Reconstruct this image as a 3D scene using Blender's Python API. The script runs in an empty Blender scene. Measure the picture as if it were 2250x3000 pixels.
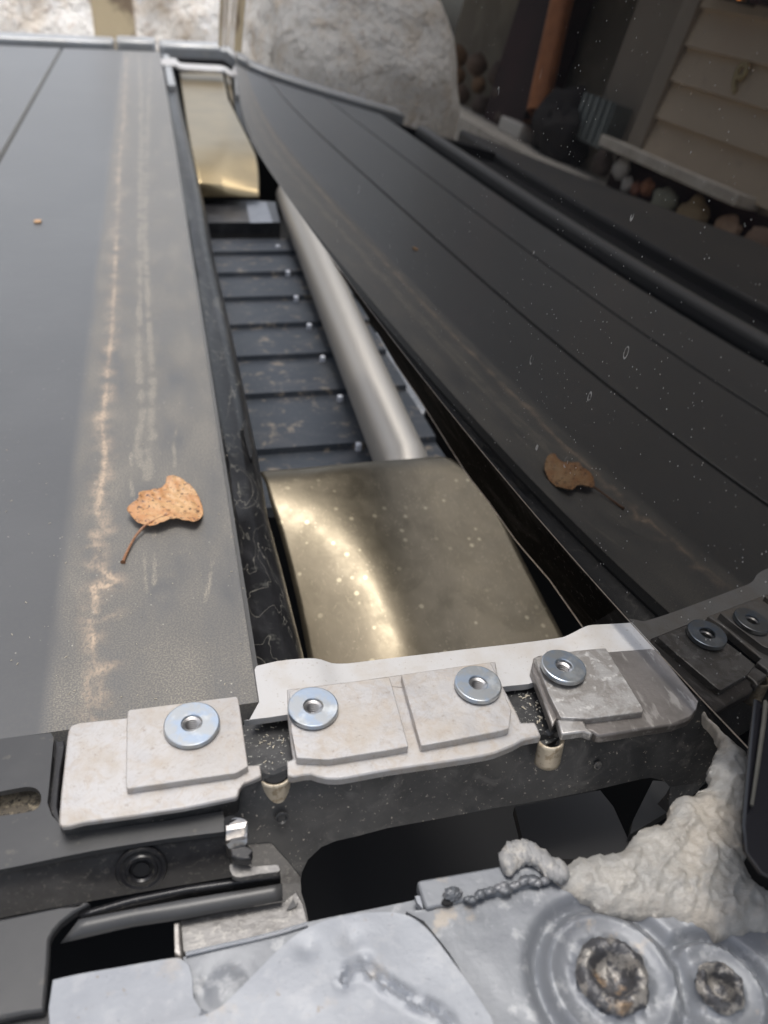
import bpy, bmesh, math, random
from mathutils import Vector, Matrix, noise
from mathutils.geometry import delaunay_2d_cdt
random.seed(7)
sc = bpy.context.scene
col = sc.collection

# ------------------------------------------------------------------ camera
CAMH = 0.23
FPX = 1719.882534947257                      # focal length in units of a 1659 x 2212 picture
RM = ((0.9688378151203298, -0.0908488326471838, 0.23043388986759242),
      (-0.2392541736646498, -0.5840417622916522, 0.77566272327817),
      (0.06411496219223185, -0.806623647995709, -0.5875777073010714))
cd = bpy.data.cameras.new("camera"); cam = bpy.data.objects.new("camera", cd); col.objects.link(cam)
cam.matrix_world = Matrix(((RM[0][0], -RM[0][1], -RM[0][2], 0), (RM[1][0], -RM[1][1], -RM[1][2], 0),
                           (RM[2][0], -RM[2][1], -RM[2][2], CAMH), (0, 0, 0, 1)))
cd.sensor_fit = 'VERTICAL'; cd.sensor_height = 36; cd.sensor_width = 27
cd.lens = FPX / 2212 * 36
cd.clip_start = 0.01; cd.clip_end = 400
cd.dof.use_dof = True; cd.dof.focus_distance = 0.262
APERTURE = 0.0019
cd.dof.aperture_fstop = cd.lens / 1000 / APERTURE
sc.camera = cam

# ------------------------------------------------------------------ sky and sun
SUN = Vector((0.03, 0.12, 0.99)).normalized()
w = bpy.data.worlds.new("World"); sc.world = w; w.use_nodes = True
nt = w.node_tree; bg = nt.nodes['Background']
sky = nt.nodes.new('ShaderNodeTexSky'); sky.sky_type = 'NISHITA'; sky.sun_disc = False
sky.sun_elevation = math.asin(SUN.z); sky.sun_rotation = math.atan2(SUN.x, SUN.y)
sky.air_density = 1.0; sky.dust_density = 4; sky.ozone_density = 1.0
hsv = nt.nodes.new('ShaderNodeHueSaturation'); hsv.inputs['Saturation'].default_value = .45   # thin overcast
nt.links.new(sky.outputs[0], hsv.inputs['Color']); nt.links.new(hsv.outputs[0], bg.inputs[0]); bg.inputs[1].default_value = 0.15
sd = bpy.data.lights.new("sun", 'SUN'); so = bpy.data.objects.new("sun", sd); col.objects.link(so)
sd.energy = 1.1; sd.angle = math.radians(18); sd.color = (1, .96, .90)
so.rotation_euler = SUN.to_track_quat('Z', 'Y').to_euler()
sc.view_settings.view_transform = 'Standard'; sc.view_settings.look = 'None'
sc.view_settings.exposure = 0.5
sc.cycles.max_bounces = 8; sc.cycles.glossy_bounces = 5; sc.cycles.sample_clamp_indirect = 6

# ------------------------------------------------------------------ measuring helpers
def ray(u, v):
    a = (u - 829.5, v - 1106, FPX)
    return Vector([sum(RM[i][k] * a[k] for k in range(3)) for i in range(3)]).normalized()
def P(u, v, z=0.0):
    d = ray(u, v); t = (z - CAMH) / d.z
    return Vector((t * d.x, t * d.y, z))
def Z(key, pts):
    x0, y0, s = FR[key]
    return [((x0 + a / s) * .737333, (y0 + b / s) * .737333) for a, b in pts]
FR = dict(A=(0, 0, 1.4747), B=(1125, 0, 1.4747), C=(400, 100, 2.212), D=(1125, 750, 1.4747), E=(600, 700, 2.0738),
          F=(0, 1250, 1.9518), G=(650, 1250, 1.3825), H=(0, 1950, 1.8433), I=(700, 1850, 2.0738),
          J=(1450, 1650, 2.0738), K=(1150, 2300, 1.508), L=(400, 2500, 1.659), S=(0, 2000, 3.318))
def smooth(pts, n=4, closed=False):
    pts = [Vector(p) for p in pts]; N = len(pts); out = []
    rng = range(N) if closed else range(N - 1)
    for i in rng:
        g = (lambda k: pts[k % N]) if closed else (lambda k: pts[max(0, min(N - 1, k))])
        p0, p1, p2, p3 = g(i - 1), g(i), g(i + 1), g(i + 2)
        for k in range(n):
            t = k / n
            out.append(.5 * ((2 * p1) + (p2 - p0) * t + (2 * p0 - 5 * p1 + 4 * p2 - p3) * t * t + (3 * p1 - p0 - 3 * p2 + p3) * t ** 3))
    if not closed: out.append(pts[-1])
    return [tuple(p) for p in out]
def fbm(x, y, z=0, s=1, o=3):
    return noise.fractal(Vector((x * s, y * s, z * s)), 1.0, 2.1, o)

# ------------------------------------------------------------------ materials
class NG:
    def __init__(self, m):
        self.t = m.node_tree; self.n = self.t.nodes; self.l = self.t.links
        self.tc = self.n.new('ShaderNodeTexCoord'); self.cache = {}
    def coord(self, sc3):
        if sc3 not in self.cache:
            mp = self.n.new('ShaderNodeMapping'); mp.inputs['Scale'].default_value = sc3
            self.l.new(self.tc.outputs['Object'], mp.inputs['Vector']); self.cache[sc3] = mp.outputs[0]
        return self.cache[sc3]
    def noise(self, scale, detail=4, stretch=(1, 1, 1), rough=.55, dist=0):
        nn = self.n.new('ShaderNodeTexNoise'); nn.inputs['Scale'].default_value = scale
        nn.inputs['Detail'].default_value = detail; nn.inputs['Roughness'].default_value = rough
        nn.inputs['Distortion'].default_value = dist
        self.l.new(self.coord(stretch), nn.inputs['Vector']); return nn.outputs[0]
    def voro(self, scale, stretch=(1, 1, 1), feature='F1'):
        v = self.n.new('ShaderNodeTexVoronoi'); v.inputs['Scale'].default_value = scale; v.feature = feature
        self.l.new(self.coord(stretch), v.inputs['Vector']); return v
    def rng(self, s, a, b, c=0., d=1.):
        r = self.n.new('ShaderNodeMapRange'); r.interpolation_type = 'SMOOTHSTEP'
        for i, x in enumerate((a, b, c, d)): r.inputs[i + 1].default_value = x
        self.l.new(s, r.inputs[0]); return r.outputs[0]
    def math(self, op, a, b=0.):
        m = self.n.new('ShaderNodeMath'); m.operation = op
        for i, x in enumerate((a, b)):
            if isinstance(x, (int, float)): m.inputs[i].default_value = x
            else: self.l.new(x, m.inputs[i])
        return m.outputs[0]
    def mix(self, f, a, b):
        m = self.n.new('ShaderNodeMix'); m.data_type = 'RGBA'
        if isinstance(f, (int, float)): m.inputs[0].default_value = f
        else: self.l.new(f, m.inputs[0])
        for i, x in ((6, a), (7, b)):
            if isinstance(x, tuple): m.inputs[i].default_value = x + (1,)
            else: self.l.new(x, m.inputs[i])
        return m.outputs[2]
def mat(name, base, rough=.5, metal=0., layers=(), bumps=(), ior=1.5, rough_var=0., extra=None, coat=0.):
    """layers: (scale, lo, hi, colour, amount, stretch); bumps: (scale, height, stretch)"""
    m = bpy.data.materials.new(name); m.use_nodes = True; g = NG(m); b = g.n['Principled BSDF']
    b.inputs['Metallic'].default_value = metal; b.inputs['Roughness'].default_value = rough
    b.inputs['IOR'].default_value = ior; b.inputs['Coat Weight'].default_value = coat
    c = base
    for L in layers:
        s = g.noise(L[0], 5, L[5] if len(L) > 5 else (1, 1, 1), .62, L[6] if len(L) > 6 else 0)
        c = g.mix(g.math('MULTIPLY', g.rng(s, L[1], L[2]), L[4]), c, L[3])
    rsock = None
    if extra: c, rsock = extra(g, c)
    if isinstance(c, tuple): b.inputs['Base Color'].default_value = c + (1,)
    else: g.l.new(c, b.inputs['Base Color'])
    if rsock is not None: g.l.new(rsock, b.inputs['Roughness'])
    elif rough_var: g.l.new(g.rng(g.noise(60, 4), .3, .7, rough - rough_var, rough + rough_var), b.inputs['Roughness'])
    nrm = None
    for B in bumps:
        bp = g.n.new('ShaderNodeBump'); bp.inputs['Strength'].default_value = 1; bp.inputs['Distance'].default_value = B[1] * .3
        g.l.new(g.noise(B[0], 4, B[2] if len(B) > 2 else (1, 1, 1)), bp.inputs['Height'])
        if nrm is not None: g.l.new(nrm, bp.inputs['Normal'])
        nrm = bp.outputs[0]
    if nrm is not None: g.l.new(nrm, b.inputs['Normal'])
    return m
def cover_extra(g, c):
    at = g.n.new('ShaderNodeAttribute'); at.attribute_name = 'dirt'
    sp = g.n.new('ShaderNodeSeparateColor'); g.l.new(at.outputs['Color'], sp.inputs[0])
    gr = g.rng(g.noise(900, 3, (1, .5, 1)), .36, .56, .3, 1.)
    gr2 = g.rng(g.noise(1500, 2), .45, .6, .25, 1.)
    ora = g.math('MULTIPLY', sp.outputs[0], gr)
    pal = g.math('MULTIPLY', sp.outputs[1], gr2)
    c = g.mix(pal, c, (.33, .295, .235)); c = g.mix(ora, c, (.48, .365, .26))
    vs = g.voro(260); speck = g.rng(vs.outputs['Distance'], .05, .12, 1., 0.)
    wn = g.rng(g.noise(37, 2), .5, .6)
    c = g.mix(g.math('MULTIPLY', speck, g.math('MULTIPLY', wn, .75)), c, (.5, .47, .4))
    return c, g.rng(g.math('ADD', sp.outputs[0], sp.outputs[1]), 0., .5, .34, .62)
M = {}
M['cover'] = mat('matte_cover_plastic', (.068, .069, .070), .34, 0, [(9, .35, .7, (.098, .099, .10), .5), (600, .4, .7, (.085, .085, .08), .5)],
                 [(2500, .00012), (60, .0004)], ior=1.7, extra=cover_extra)
M['cover'].node_tree.nodes['Principled BSDF'].inputs['Sheen Weight'].default_value = .6
M['cover'].node_tree.nodes['Principled BSDF'].inputs['Sheen Roughness'].default_value = .4
M['joint'] = mat('joint_rubber', (.045, .045, .04), .6, 0, [(40, .4, .7, (.09, .085, .07), .6)])
M['black'] = mat('black_plastic', (.014, .014, .016), .33, 0, [(60, .45, .75, (.06, .06, .062), .6), (700, .55, .7, (.15, .14, .12), .35)], [(900, .0001)])
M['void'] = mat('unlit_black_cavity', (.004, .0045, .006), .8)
def line_extra(g, c):
    n_ = g.noise(34, 3, (1, .4, 1), .5, 2.5); m_ = g.math('MULTIPLY', g.rng(n_, .488, .498), g.rng(n_, .508, .498))
    return g.mix(g.math('MULTIPLY', m_, .6), c, (.20, .19, .165)), None
M['seal'] = mat('glossy_black_seal', (.012, .012, .013), .32, 0, [(28, .47, .7, (.045, .045, .048), .7, (1, .35, 1), 1.5), (150, .58, .72, (.10, .10, .09), .5)], [(140, .0004)], extra=line_extra)
M['tape'] = mat('black_foil_tape', (.025, .025, .026), .4, 0, [(120, .5, .62, (.045, .045, .045), .7), (1200, .60, .66, (.5, .5, .45), .8)], [(160, .0008)])
def cast_extra(g, c):
    s = g.rng(g.noise(170, 6, (1, 1, 1), .7, 1.5), .47, .63)
    c = g.mix(g.math('MULTIPLY', s, .45), c, (.40, .34, .28))
    n3 = g.noise(55, 4, (1, 1, 1), .6, 3.5); s3 = g.math('MULTIPLY', g.rng(n3, .485, .50), g.rng(n3, .52, .505)); c = g.mix(g.math('MULTIPLY', s3, .22), c, (.27, .225, .18))
    s2 = g.rng(g.noise(420, 5, (1, 1, 1), .7), .58, .70)
    c = g.mix(g.math('MULTIPLY', s2, .55), c, (.26, .22, .18))
    return c, g.rng(g.noise(140, 4), .3, .7, .30, .6)
M['cast'] = mat('cast_aluminium', (.46, .45, .445), .46, .3, [(70, .45, .7, (.40, .345, .28), .6), (24, .5, .7, (.36, .33, .30), .5)], [(900, .0002), (200, .00015)], extra=cast_extra)
M['cast_dark'] = mat('scuffed_dark_aluminium', (.19, .175, .165), .42, .6, [(90, .4, .65, (.12, .11, .10), .6), (300, .55, .65, (.4, .38, .36), .6, (1, .25, 1))], [(800, .0003)])
M['cast_mid'] = mat('stained_grey_aluminium', (.42, .41, .40), .4, .6, [(110, .4, .6, (.24, .22, .2), .7, (1, 1, 1), 1.5), (420, .55, .68, (.75, .74, .72), .6)], [(700, .0003)])
M['flange'] = mat('clean_machined_flange', (.50, .495, .49), .5, .1, [(60, .45, .7, (.43, .39, .34), .6), (900, .62, .70, (.25, .2, .15), .6)], [(500, .00015)])
def beam_extra(g, c):
    s = g.rng(g.noise(120, 6, (1, 1, 1), .7, 1.), .5, .75); c = g.mix(g.math('MULTIPLY', s, .7), c, (.12, .115, .11))
    s = g.rng(g.noise(900, 3, (1, 1, 1), .7), .64, .70); c = g.mix(s, c, (.33, .30, .26))
    return c, g.rng(g.noise(80, 4), .3, .7, .28, .52)
M['beam'] = mat('black_coated_beam', (.027, .028, .030), .4, 0, [(35, .4, .7, (.065, .065, .065), .7, (1, 3, 1))], [(400, .0003)], extra=beam_extra)
M['beam_grey'] = mat('worn_grey_casting', (.20, .195, .19), .42, .5, [(120, .45, .65, (.10, .095, .09), .8), (500, .5, .66, (.32, .31, .29), .6)], [(500, .0004)])
M['plastic'] = mat('satin_black_plastic_bracket', (.045, .046, .048), .38, 0, [(30, .4, .7, (.07, .07, .07), .6), (250, .6, .7, (.13, .12, .1), .4)], [(700, .00008)])
M['zinc'] = mat('zinc_plated_washer', (.42, .44, .45), .34, .85, [(190, .42, .6, (.36, .44, .55), .8), (160, .5, .7, (.72, .74, .73), .6)], [(900, .0001)])
M['thread'] = mat('bright_thread', (.50, .49, .48), .28, .9)
M['steel'] = mat('threaded_steel', (.42, .41, .40), .32, 1., [(600, .5, .7, (.2, .18, .16), .7)])
def brass_extra(g, c):
    s = g.rng(g.noise(26, 5, (1, 1, 1), .6, 1.2), .45, .7); c = g.mix(g.math('MULTIPLY', s, .55), c, (.10, .086, .06))
    v = g.voro(145); sp = g.rng(v.outputs['Distance'], .16, .24, 1., 0.)
    sel = g.n.new('ShaderNodeSeparateColor'); g.l.new(v.outputs['Color'], sel.inputs[0])
    few = g.rng(sel.outputs[0], .60, .66); zone = g.rng(g.noise(18, 2), .42, .52)
    sp = g.math('MULTIPLY', g.math('MULTIPLY', sp, few), zone)
    c = g.mix(g.math('MULTIPLY', sp, .75), c, (.34, .30, .21))
    v2 = g.voro(420); sp2 = g.math('MULTIPLY', g.rng(v2.outputs['Distance'], .10, .2, 1., 0.), g.rng(g.noise(50, 2), .52, .6))
    c = g.mix(g.math('MULTIPLY', sp2, .45), c, (.42, .37, .28))
    sc_ = g.rng(g.noise(70, 3, (1, .3, 1), .5, 4.), .495, .502); sc2 = g.rng(g.noise(70, 3, (1, .3, 1), .5, 4.), .508, .502)
    c = g.mix(g.math('MULTIPLY', g.math('MULTIPLY', sc_, sc2), .4), c, (.36, .31, .22))
    return c, g.rng(g.noise(90, 5), .3, .7, .32, .42)
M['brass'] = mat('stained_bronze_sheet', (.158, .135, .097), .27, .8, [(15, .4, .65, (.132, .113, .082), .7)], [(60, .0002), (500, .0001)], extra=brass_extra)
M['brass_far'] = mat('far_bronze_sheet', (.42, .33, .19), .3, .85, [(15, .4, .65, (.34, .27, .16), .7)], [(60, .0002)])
M['tube'] = mat('brushed_nickel_tube', (.47, .445, .40), .46, .5, [(60, .4, .7, (.48, .45, .40), .5, (1, .1, 1))], [(500, .0002, (1, .05, 1))])
M['deck'] = mat('dusty_dark_slat', (.030, .036, .045), .45, 0, [(28, .45, .68, (.075, .075, .078), .5, (.8, 1.2, 1), 1.), (90, .56, .68, (.24, .20, .15), .6), (420, .62, .70, (.3, .28, .25), .4)], [(80, .0006)], ior=1.4)
M['clip'] = mat('white_clip', (.75, .77, .82), .4)
def blotch(g, c):
    v = g.voro(340); s = g.rng(v.outputs['Distance'], .1, .3, 1., 0.)
    return c, None
M['galv'] = mat('galvanised_sheet', (.27, .287, .315), .46, .15, [(24, .4, .68, (.24, .256, .285), .9, (1, 1, 1), 1.), (190, .50, .66, (.34, .35, .37), .5), (60, .60, .72, (.36, .31, .25), .45), (260, .66, .72, (.20, .16, .12), .7), (700, .62, .70, (.16, .17, .19), .6)],
                 [(800, .0002), (120, .0004)])
M['galv_dark'] = mat('primed_grey_sheet', (.20, .212, .23), .45, .2, [(28, .4, .7, (.155, .165, .185), .9), (170, .55, .68, (.44, .45, .46), .5), (75, .62, .72, (.46, .38, .28), .45)],
                     [(700, .0002), (120, .0006)])
def seal_extra(g, c):
    s = g.rng(g.noise(60, 5), .44, .62); c = g.mix(g.math('MULTIPLY', s, .35), c, (.46, .42, .36))
    s = g.rng(g.noise(260, 5), .5, .66); c = g.mix(g.math('MULTIPLY', s, .55), c, (.24, .225, .20)); return c, None
M['sealant'] = mat('dried_white_sealant', (.30, .295, .28), .48, 0, [(30, .50, .70, (.37, .31, .24), .6)], [(110, .0045, (1, 1.7, 1)), (420, .0012)], extra=seal_extra)
M['sealant_grey'] = mat('grey_ribbed_sealant', (.26, .26, .26), .5, 0, [(300, .45, .6, (.42, .40, .37), .8)], [(600, .001)])
M['weld'] = mat('lumpy_grey_weld', (.11, .118, .13), .42, .3, [(350, .48, .65, (.26, .26, .27), .7)], [(500, .001)])
M['hole_rough'] = mat('crusty_weld_rim', (.07, .07, .075), .45, .3, [(260, .48, .62, (.34, .32, .29), .8), (110, .60, .72, (.38, .26, .15), .6)], [(380, .002)])
M['leaf'] = mat('dry_brown_leaf', (.52, .26, .11), .5, 0, [(90, .42, .62, (.64, .41, .21), .85), (420, .57, .64, (.06, .035, .025), .9), (900, .60, .68, (.08, .045, .03), .8), (60, .5, .7, (.30, .13, .06), .5)], [(350, .0010)])
M['stem'] = mat('dry_leaf_stem', (.26, .12, .06), .5, 0, [(400, .45, .65, (.40, .22, .12), .7)], [(700, .0004)])
M['rail'] = mat('pale_grey_rail', (.42, .43, .44), .35, .3, [(8, .4, .65, (.30, .30, .29), .6), (40, .5, .7, (.55, .53, .48), .5)])
M['rock'] = mat('white_granite', (.88, .86, .82), .8, 0, [(5, .48, .68, (.74, .62, .48), .6), (26, .56, .66, (.50, .40, .32), .6), (14, .55, .7, (.92, .91, .90), .8)], [(9, .2), (26, .12), (60, .03)])
M['post'] = mat('weathered_timber_post', (.60, .50, .33), .8, 0, [(6, .5, .62, (.16, .11, .08), .8)], [(30, .01)])
M['ground'] = mat('pale_bounce_ground', (.66, .63, .58), .9, 0, [(2, .4, .6, (.58, .55, .5), .8), (14, .5, .6, (.45, .42, .38), .8)], [(10, .05)])  # pale tone added so the ground bounces light onto boulders and house
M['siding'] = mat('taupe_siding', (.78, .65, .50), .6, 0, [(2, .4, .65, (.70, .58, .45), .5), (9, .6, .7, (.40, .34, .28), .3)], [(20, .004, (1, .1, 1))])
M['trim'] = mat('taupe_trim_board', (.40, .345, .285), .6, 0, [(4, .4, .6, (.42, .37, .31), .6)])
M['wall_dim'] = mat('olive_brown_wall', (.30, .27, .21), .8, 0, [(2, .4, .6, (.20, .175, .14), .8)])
M['maroon'] = mat('maroon_door', (.055, .022, .026), .5, 0, [(3, .4, .6, (.03, .015, .018), .8)])
M['copper'] = mat('copper_downspout', (.62, .26, .12), .38, .4, [(9, .4, .65, (.40, .16, .08), .7)])
M['concrete'] = mat('pale_ledge', (.85, .80, .72), .8, 0, [(5, .4, .6, (.58, .52, .45), .7)], [(20, .01)])
M['zinc_box'] = mat('ribbed_grey_metal', (.36, .40, .40), .45, .3, [(4, .4, .6, (.26, .29, .29), .7)])
M['foot'] = mat('white_block', (.75, .73, .70), .7)
M['gold'] = mat('brass_numeral', (.60, .50, .30), .35, .6)
M['panel'] = mat('charcoal_tailgate_plastic', (.075, .075, .076), .5, 0, [(3, .4, .6, (.095, .09, .085), .7)])
M['gloss'] = mat('gloss_black_trim', (.006, .006, .008), .15)
M['highlight'] = mat('grey_highlight_moulding', (.20, .20, .20), .4)
def stone(c): return mat('river_stone', c, .75, 0, [(8, .4, .6, tuple(x * .7 for x in c), .6)], [(20, .01)])
def glass_mat():
    m = bpy.data.materials.new('dusty_tinted_glass'); m.use_nodes = True; g = NG(m); b = g.n['Principled BSDF']
    b.inputs['Base Color'].default_value = (.003, .0033, .004, 1); b.inputs['Roughness'].default_value = 0.004
    b.inputs['IOR'].default_value = 1.88; b.inputs['Coat Weight'].default_value = 0.0
    df = g.n.new('ShaderNodeBsdfDiffuse'); df.inputs[0].default_value = (.55, .56, .56, 1)
    v = g.voro(520, (1, 1, .8)); sp = g.rng(v.outputs['Distance'], .07, .13, 1., 0.)
    few = g.n.new('ShaderNodeSeparateColor'); g.l.new(v.outputs['Color'], few.inputs[0])
    sp = g.math('MULTIPLY', sp, g.rng(few.outputs[0], .40, .55)); sp = g.math('MULTIPLY', sp, g.rng(g.noise(25, 3), .38, .62))
    v2 = g.voro(110, (1, 1, .45)); d2 = v2.outputs['Distance']           # dried water drops: small open rings
    ring = g.math('MULTIPLY', g.rng(d2, .07, .09), g.rng(d2, .125, .10))
    f2 = g.n.new('ShaderNodeSeparateColor'); g.l.new(v2.outputs['Color'], f2.inputs[0])
    ring = g.math('MULTIPLY', g.math('MULTIPLY', ring, g.rng(f2.outputs[1], .72, .76)), g.rng(g.noise(300, 2), .42, .6))
    mm = g.math('ADD', g.math('MULTIPLY', sp, .5), g.math('MULTIPLY', ring, .38))
    film = g.math('MULTIPLY', g.rng(g.noise(12, 4, (1, 1, .3)), .3, .75), .006)
    mm = g.math('MINIMUM', g.math('ADD', mm, film), .6)
    mx = g.n.new('ShaderNodeMixShader'); g.l.new(mm, mx.inputs[0]); g.l.new(b.outputs[0], mx.inputs[1]); g.l.new(df.outputs[0], mx.inputs[2])
    g.l.new(mx.outputs[0], g.n['Material Output'].inputs[0]); return m
M['glass'] = glass_mat()

# ------------------------------------------------------------------ object helpers
def thing(name, label, cat, loc=(0, 0, 0), group=None):
    o = bpy.data.objects.new(name, None); o.location = loc; o.empty_display_size = .01; col.objects.link(o)
    o['label'] = label; o['category'] = cat
    if group: o['group'] = group
    return o
def base_of(o):
    v = Vector((0, 0, 0))
    while o is not None: v += Vector(o.location); o = o.parent
    return v
def link(name, verts, faces, m, parent=None, label=None, cat=None, group=None, kind=None, bevel=0, smooth_sh=True, angle=35, seg=2):
    me = bpy.data.meshes.new(name); me.from_pydata([tuple(v) for v in verts], [], faces)
    bm = bmesh.new(); bm.from_mesh(me); bmesh.ops.remove_doubles(bm, verts=bm.verts, dist=1e-7)
    bmesh.ops.recalc_face_normals(bm, faces=bm.faces); bm.to_mesh(me); bm.free()
    me.materials.append(m); o = bpy.data.objects.new(name, me); col.objects.link(o)
    if parent: o.parent = parent; o.location = -base_of(parent)
    if label: o['label'] = label
    if cat: o['category'] = cat
    if group: o['group'] = group
    if kind: o['kind'] = kind
    if smooth_sh:
        me.shade_smooth(); me.set_sharp_from_angle(angle=math.radians(angle))
    if bevel:
        b = o.modifiers.new('bevel', 'BEVEL'); b.width = bevel; b.segments = seg; b.limit_method = 'ANGLE'; b.angle_limit = math.radians(50)
        b.harden_normals = False
    return o
def inside(p, poly):
    c = False; n = len(poly)
    for i in range(n):
        a, b = poly[i], poly[(i + 1) % n]
        if (a[1] > p[1]) != (b[1] > p[1]) and p[0] < (b[0] - a[0]) * (p[1] - a[1]) / (b[1] - a[1]) + a[0]: c = not c
    return c
rel_follow = 'unset'
def plate_geo(outer, z, thick, holes=(), grid=0, relief=None, zf=None, drop=None):
    """outer, holes: lists of world (x, y); a plate whose top is z + relief(x, y) and whose underside lies thick below"""
    K = 100.; pts = []; edges = []
    for lp in [outer] + list(holes):
        s = len(pts); pts += [Vector((x * K, y * K)) for x, y in lp]; edges += [(s + i, s + (i + 1) % len(lp)) for i in range(len(lp))]
    if grid:
        x0, x1 = min(p[0] for p in outer), max(p[0] for p in outer); y0, y1 = min(p[1] for p in outer), max(p[1] for p in outer)
        nx, ny = int((x1 - x0) / grid), int((y1 - y0) / grid)
        for i in range(1, nx + 1):
            for j in range(1, ny + 1):
                q = (x0 + (i + (j % 2) * .5) * grid, y0 + j * grid)
                if inside(q, outer) and not any(inside(q, h) for h in holes): pts.append(Vector((q[0] * K, q[1] * K)))
    vo, _, fo = delaunay_2d_cdt(pts, edges, [], 1, 1e-6)[:3]
    V2 = [(v.x / K, v.y / K) for v in vo]; tris = []
    for f in fo:
        cx = sum(V2[i][0] for i in f) / 3; cy = sum(V2[i][1] for i in f) / 3
        if inside((cx, cy), outer) and not any(inside((cx, cy), h) for h in holes): tris.append(tuple(f))
    zz = (lambda x, y: zf(x, y)) if zf else (lambda x, y: z)
    top = [Vector((x, y, zz(x, y) + (relief(x, y) if relief else 0))) for x, y in V2]
    n = len(V2); cnt = {}
    for f in tris:
        for a, b in zip(f, f[1:] + f[:1]): cnt.setdefault(frozenset((a, b)), []).append((a, b))
    if not thick: return top, tris
    bot = [Vector((p.x, p.y, (p.z if relief is rel_follow else zz(p.x, p.y)) - thick)) for p in top]
    F = list(tris) + [tuple(i + n for i in reversed(f)) for f in tris]
    for k, v in cnt.items():
        if len(v) == 1: a, b = v[0]; F.append((b, a, a + n, b + n))
    return top + bot, F
def px_plate(name, outer, z, thick, m, parent=None, holes=(), **kw):
    geo = {k: kw.pop(k) for k in ('grid', 'relief', 'zf') if k in kw}
    o2 = [tuple(P(u, v, z)[:2]) for u, v in outer]
    h2 = [[tuple(P(u, v, z)[:2]) for u, v in h] if max(abs(c[0]) for c in h) > 5 else h for h in holes]
    V, F = plate_geo(o2, z, thick, h2, **geo)
    return link(name, V, F, m, parent, **kw)
def box_geo(x0, x1, y0, y1, z0, z1):
    V = [Vector((x, y, z)) for z in (z0, z1) for y in (y0, y1) for x in (x0, x1)]
    return V, [(0, 2, 3, 1), (4, 5, 7, 6), (0, 1, 5, 4), (2, 6, 7, 3), (0, 4, 6, 2), (1, 3, 7, 5)]
def box(name, x0, x1, y0, y1, z0, z1, m, parent=None, **kw):
    return link(name, *box_geo(x0, x1, y0, y1, z0, z1), m, parent, **kw)
def loft_geo(rows, closed_u=False):
    n = len(rows[0]); V = [Vector(p) for r in rows for p in r]; F = []
    for j in range(len(rows) - 1):
        for i in range(n if closed_u else n - 1):
            k = (i + 1) % n; F.append((j * n + i, j * n + k, (j + 1) * n + k, (j + 1) * n + i))
    return V, F
def loft(name, rows, m, parent=None, thick=0, closed_u=False, **kw):
    o = link(name, *loft_geo(rows, closed_u), m, parent, **kw)
    if thick:
        s = o.modifiers.new('thickness', 'SOLIDIFY'); s.thickness = thick; s.offset = -1
    return o
def resample(pts, n):
    pts = [Vector(p) for p in pts]; d = [0]
    for a, b in zip(pts, pts[1:]): d.append(d[-1] + (b - a).length)
    out = []; j = 0
    for i in range(n):
        s = d[-1] * i / (n - 1)
        while j < len(d) - 2 and d[j + 1] < s: j += 1
        t = 0 if d[j + 1] == d[j] else (s - d[j]) / (d[j + 1] - d[j]); out.append(pts[j].lerp(pts[j + 1], min(1, t)))
    return out
def tube_geo(path, rad, nseg=12, caps=True):
    path = [Vector(p) for p in path]; rows = []
    for i, p in enumerate(path):
        t = (path[min(i + 1, len(path) - 1)] - path[max(i - 1, 0)]).normalized()
        a = t.cross(Vector((0, 0, 1)));  a = Vector((1, 0, 0)) if a.length < 1e-4 else a.normalized()
        b = t.cross(a); r = rad(i / (len(path) - 1)) if callable(rad) else rad
        rows.append([p + a * math.cos(q) * r + b * math.sin(q) * r for q in [2 * math.pi * k / nseg for k in range(nseg)]])
    V, F = loft_geo(rows, True)
    if caps: F += [tuple(range(nseg))[::-1], tuple(range((len(rows) - 1) * nseg, len(rows) * nseg))]
    return V, F
def blob(name, c, r, m, parent=None, seed=0, rough=.25, sub=3, fr=1.3, **kw):
    bm = bmesh.new(); bmesh.ops.create_icosphere(bm, subdivisions=sub, radius=1); V = []
    for v in bm.verts:
        k = 1 + rough * noise.fractal(v.co * fr + Vector((seed * 7.3, seed, 0)), 1, 2, 4)
        V.append(Vector(c) + Vector((v.co.x * r[0], v.co.y * r[1], v.co.z * r[2])) * k)
    F = [tuple(v.index for v in f.verts) for f in bm.faces]; bm.free()
    return link(name, V, F, m, parent, angle=80, **kw)

# ================================================================== GLASS SURFACE (rear window, cylinder with a lean)
GC = [0.16388380225637963, -0.5426329706965319, 2.2180690656278212, -5.690189789581275, 7.2389259854095735, -3.335755893115362]
GK, GQ, GZ0 = 0.09690980689220036, 0.08632610146424445, 0.05955165675987569
def gpoly(y): return sum(c * (y / 1.8) ** i for i, c in enumerate(GC))
def gder(y): return sum(i * c / 1.8 * (y / 1.8) ** (i - 1) for i, c in enumerate(GC) if i)
def gx(y):
    if y < .1: return gpoly(.1) + gder(.1) * (y - .1)
    if y > 1.93: return gpoly(1.93) + gder(1.93) * (y - 1.93)
    return gpoly(y)
def glass_pt(y, z): return Vector((gx(y) + GK * (z - GZ0) + GQ * (z - GZ0) ** 2, y, z))
GY1 = 1.56

# ================================================================== ground
gv = [(-60, -60, -1.2), (60, -60, -1.2), (60, 60, -1.2), (-60, 60, -1.2)]
link('ground', gv, [(0, 1, 2, 3)], M['ground'], kind='structure')

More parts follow.
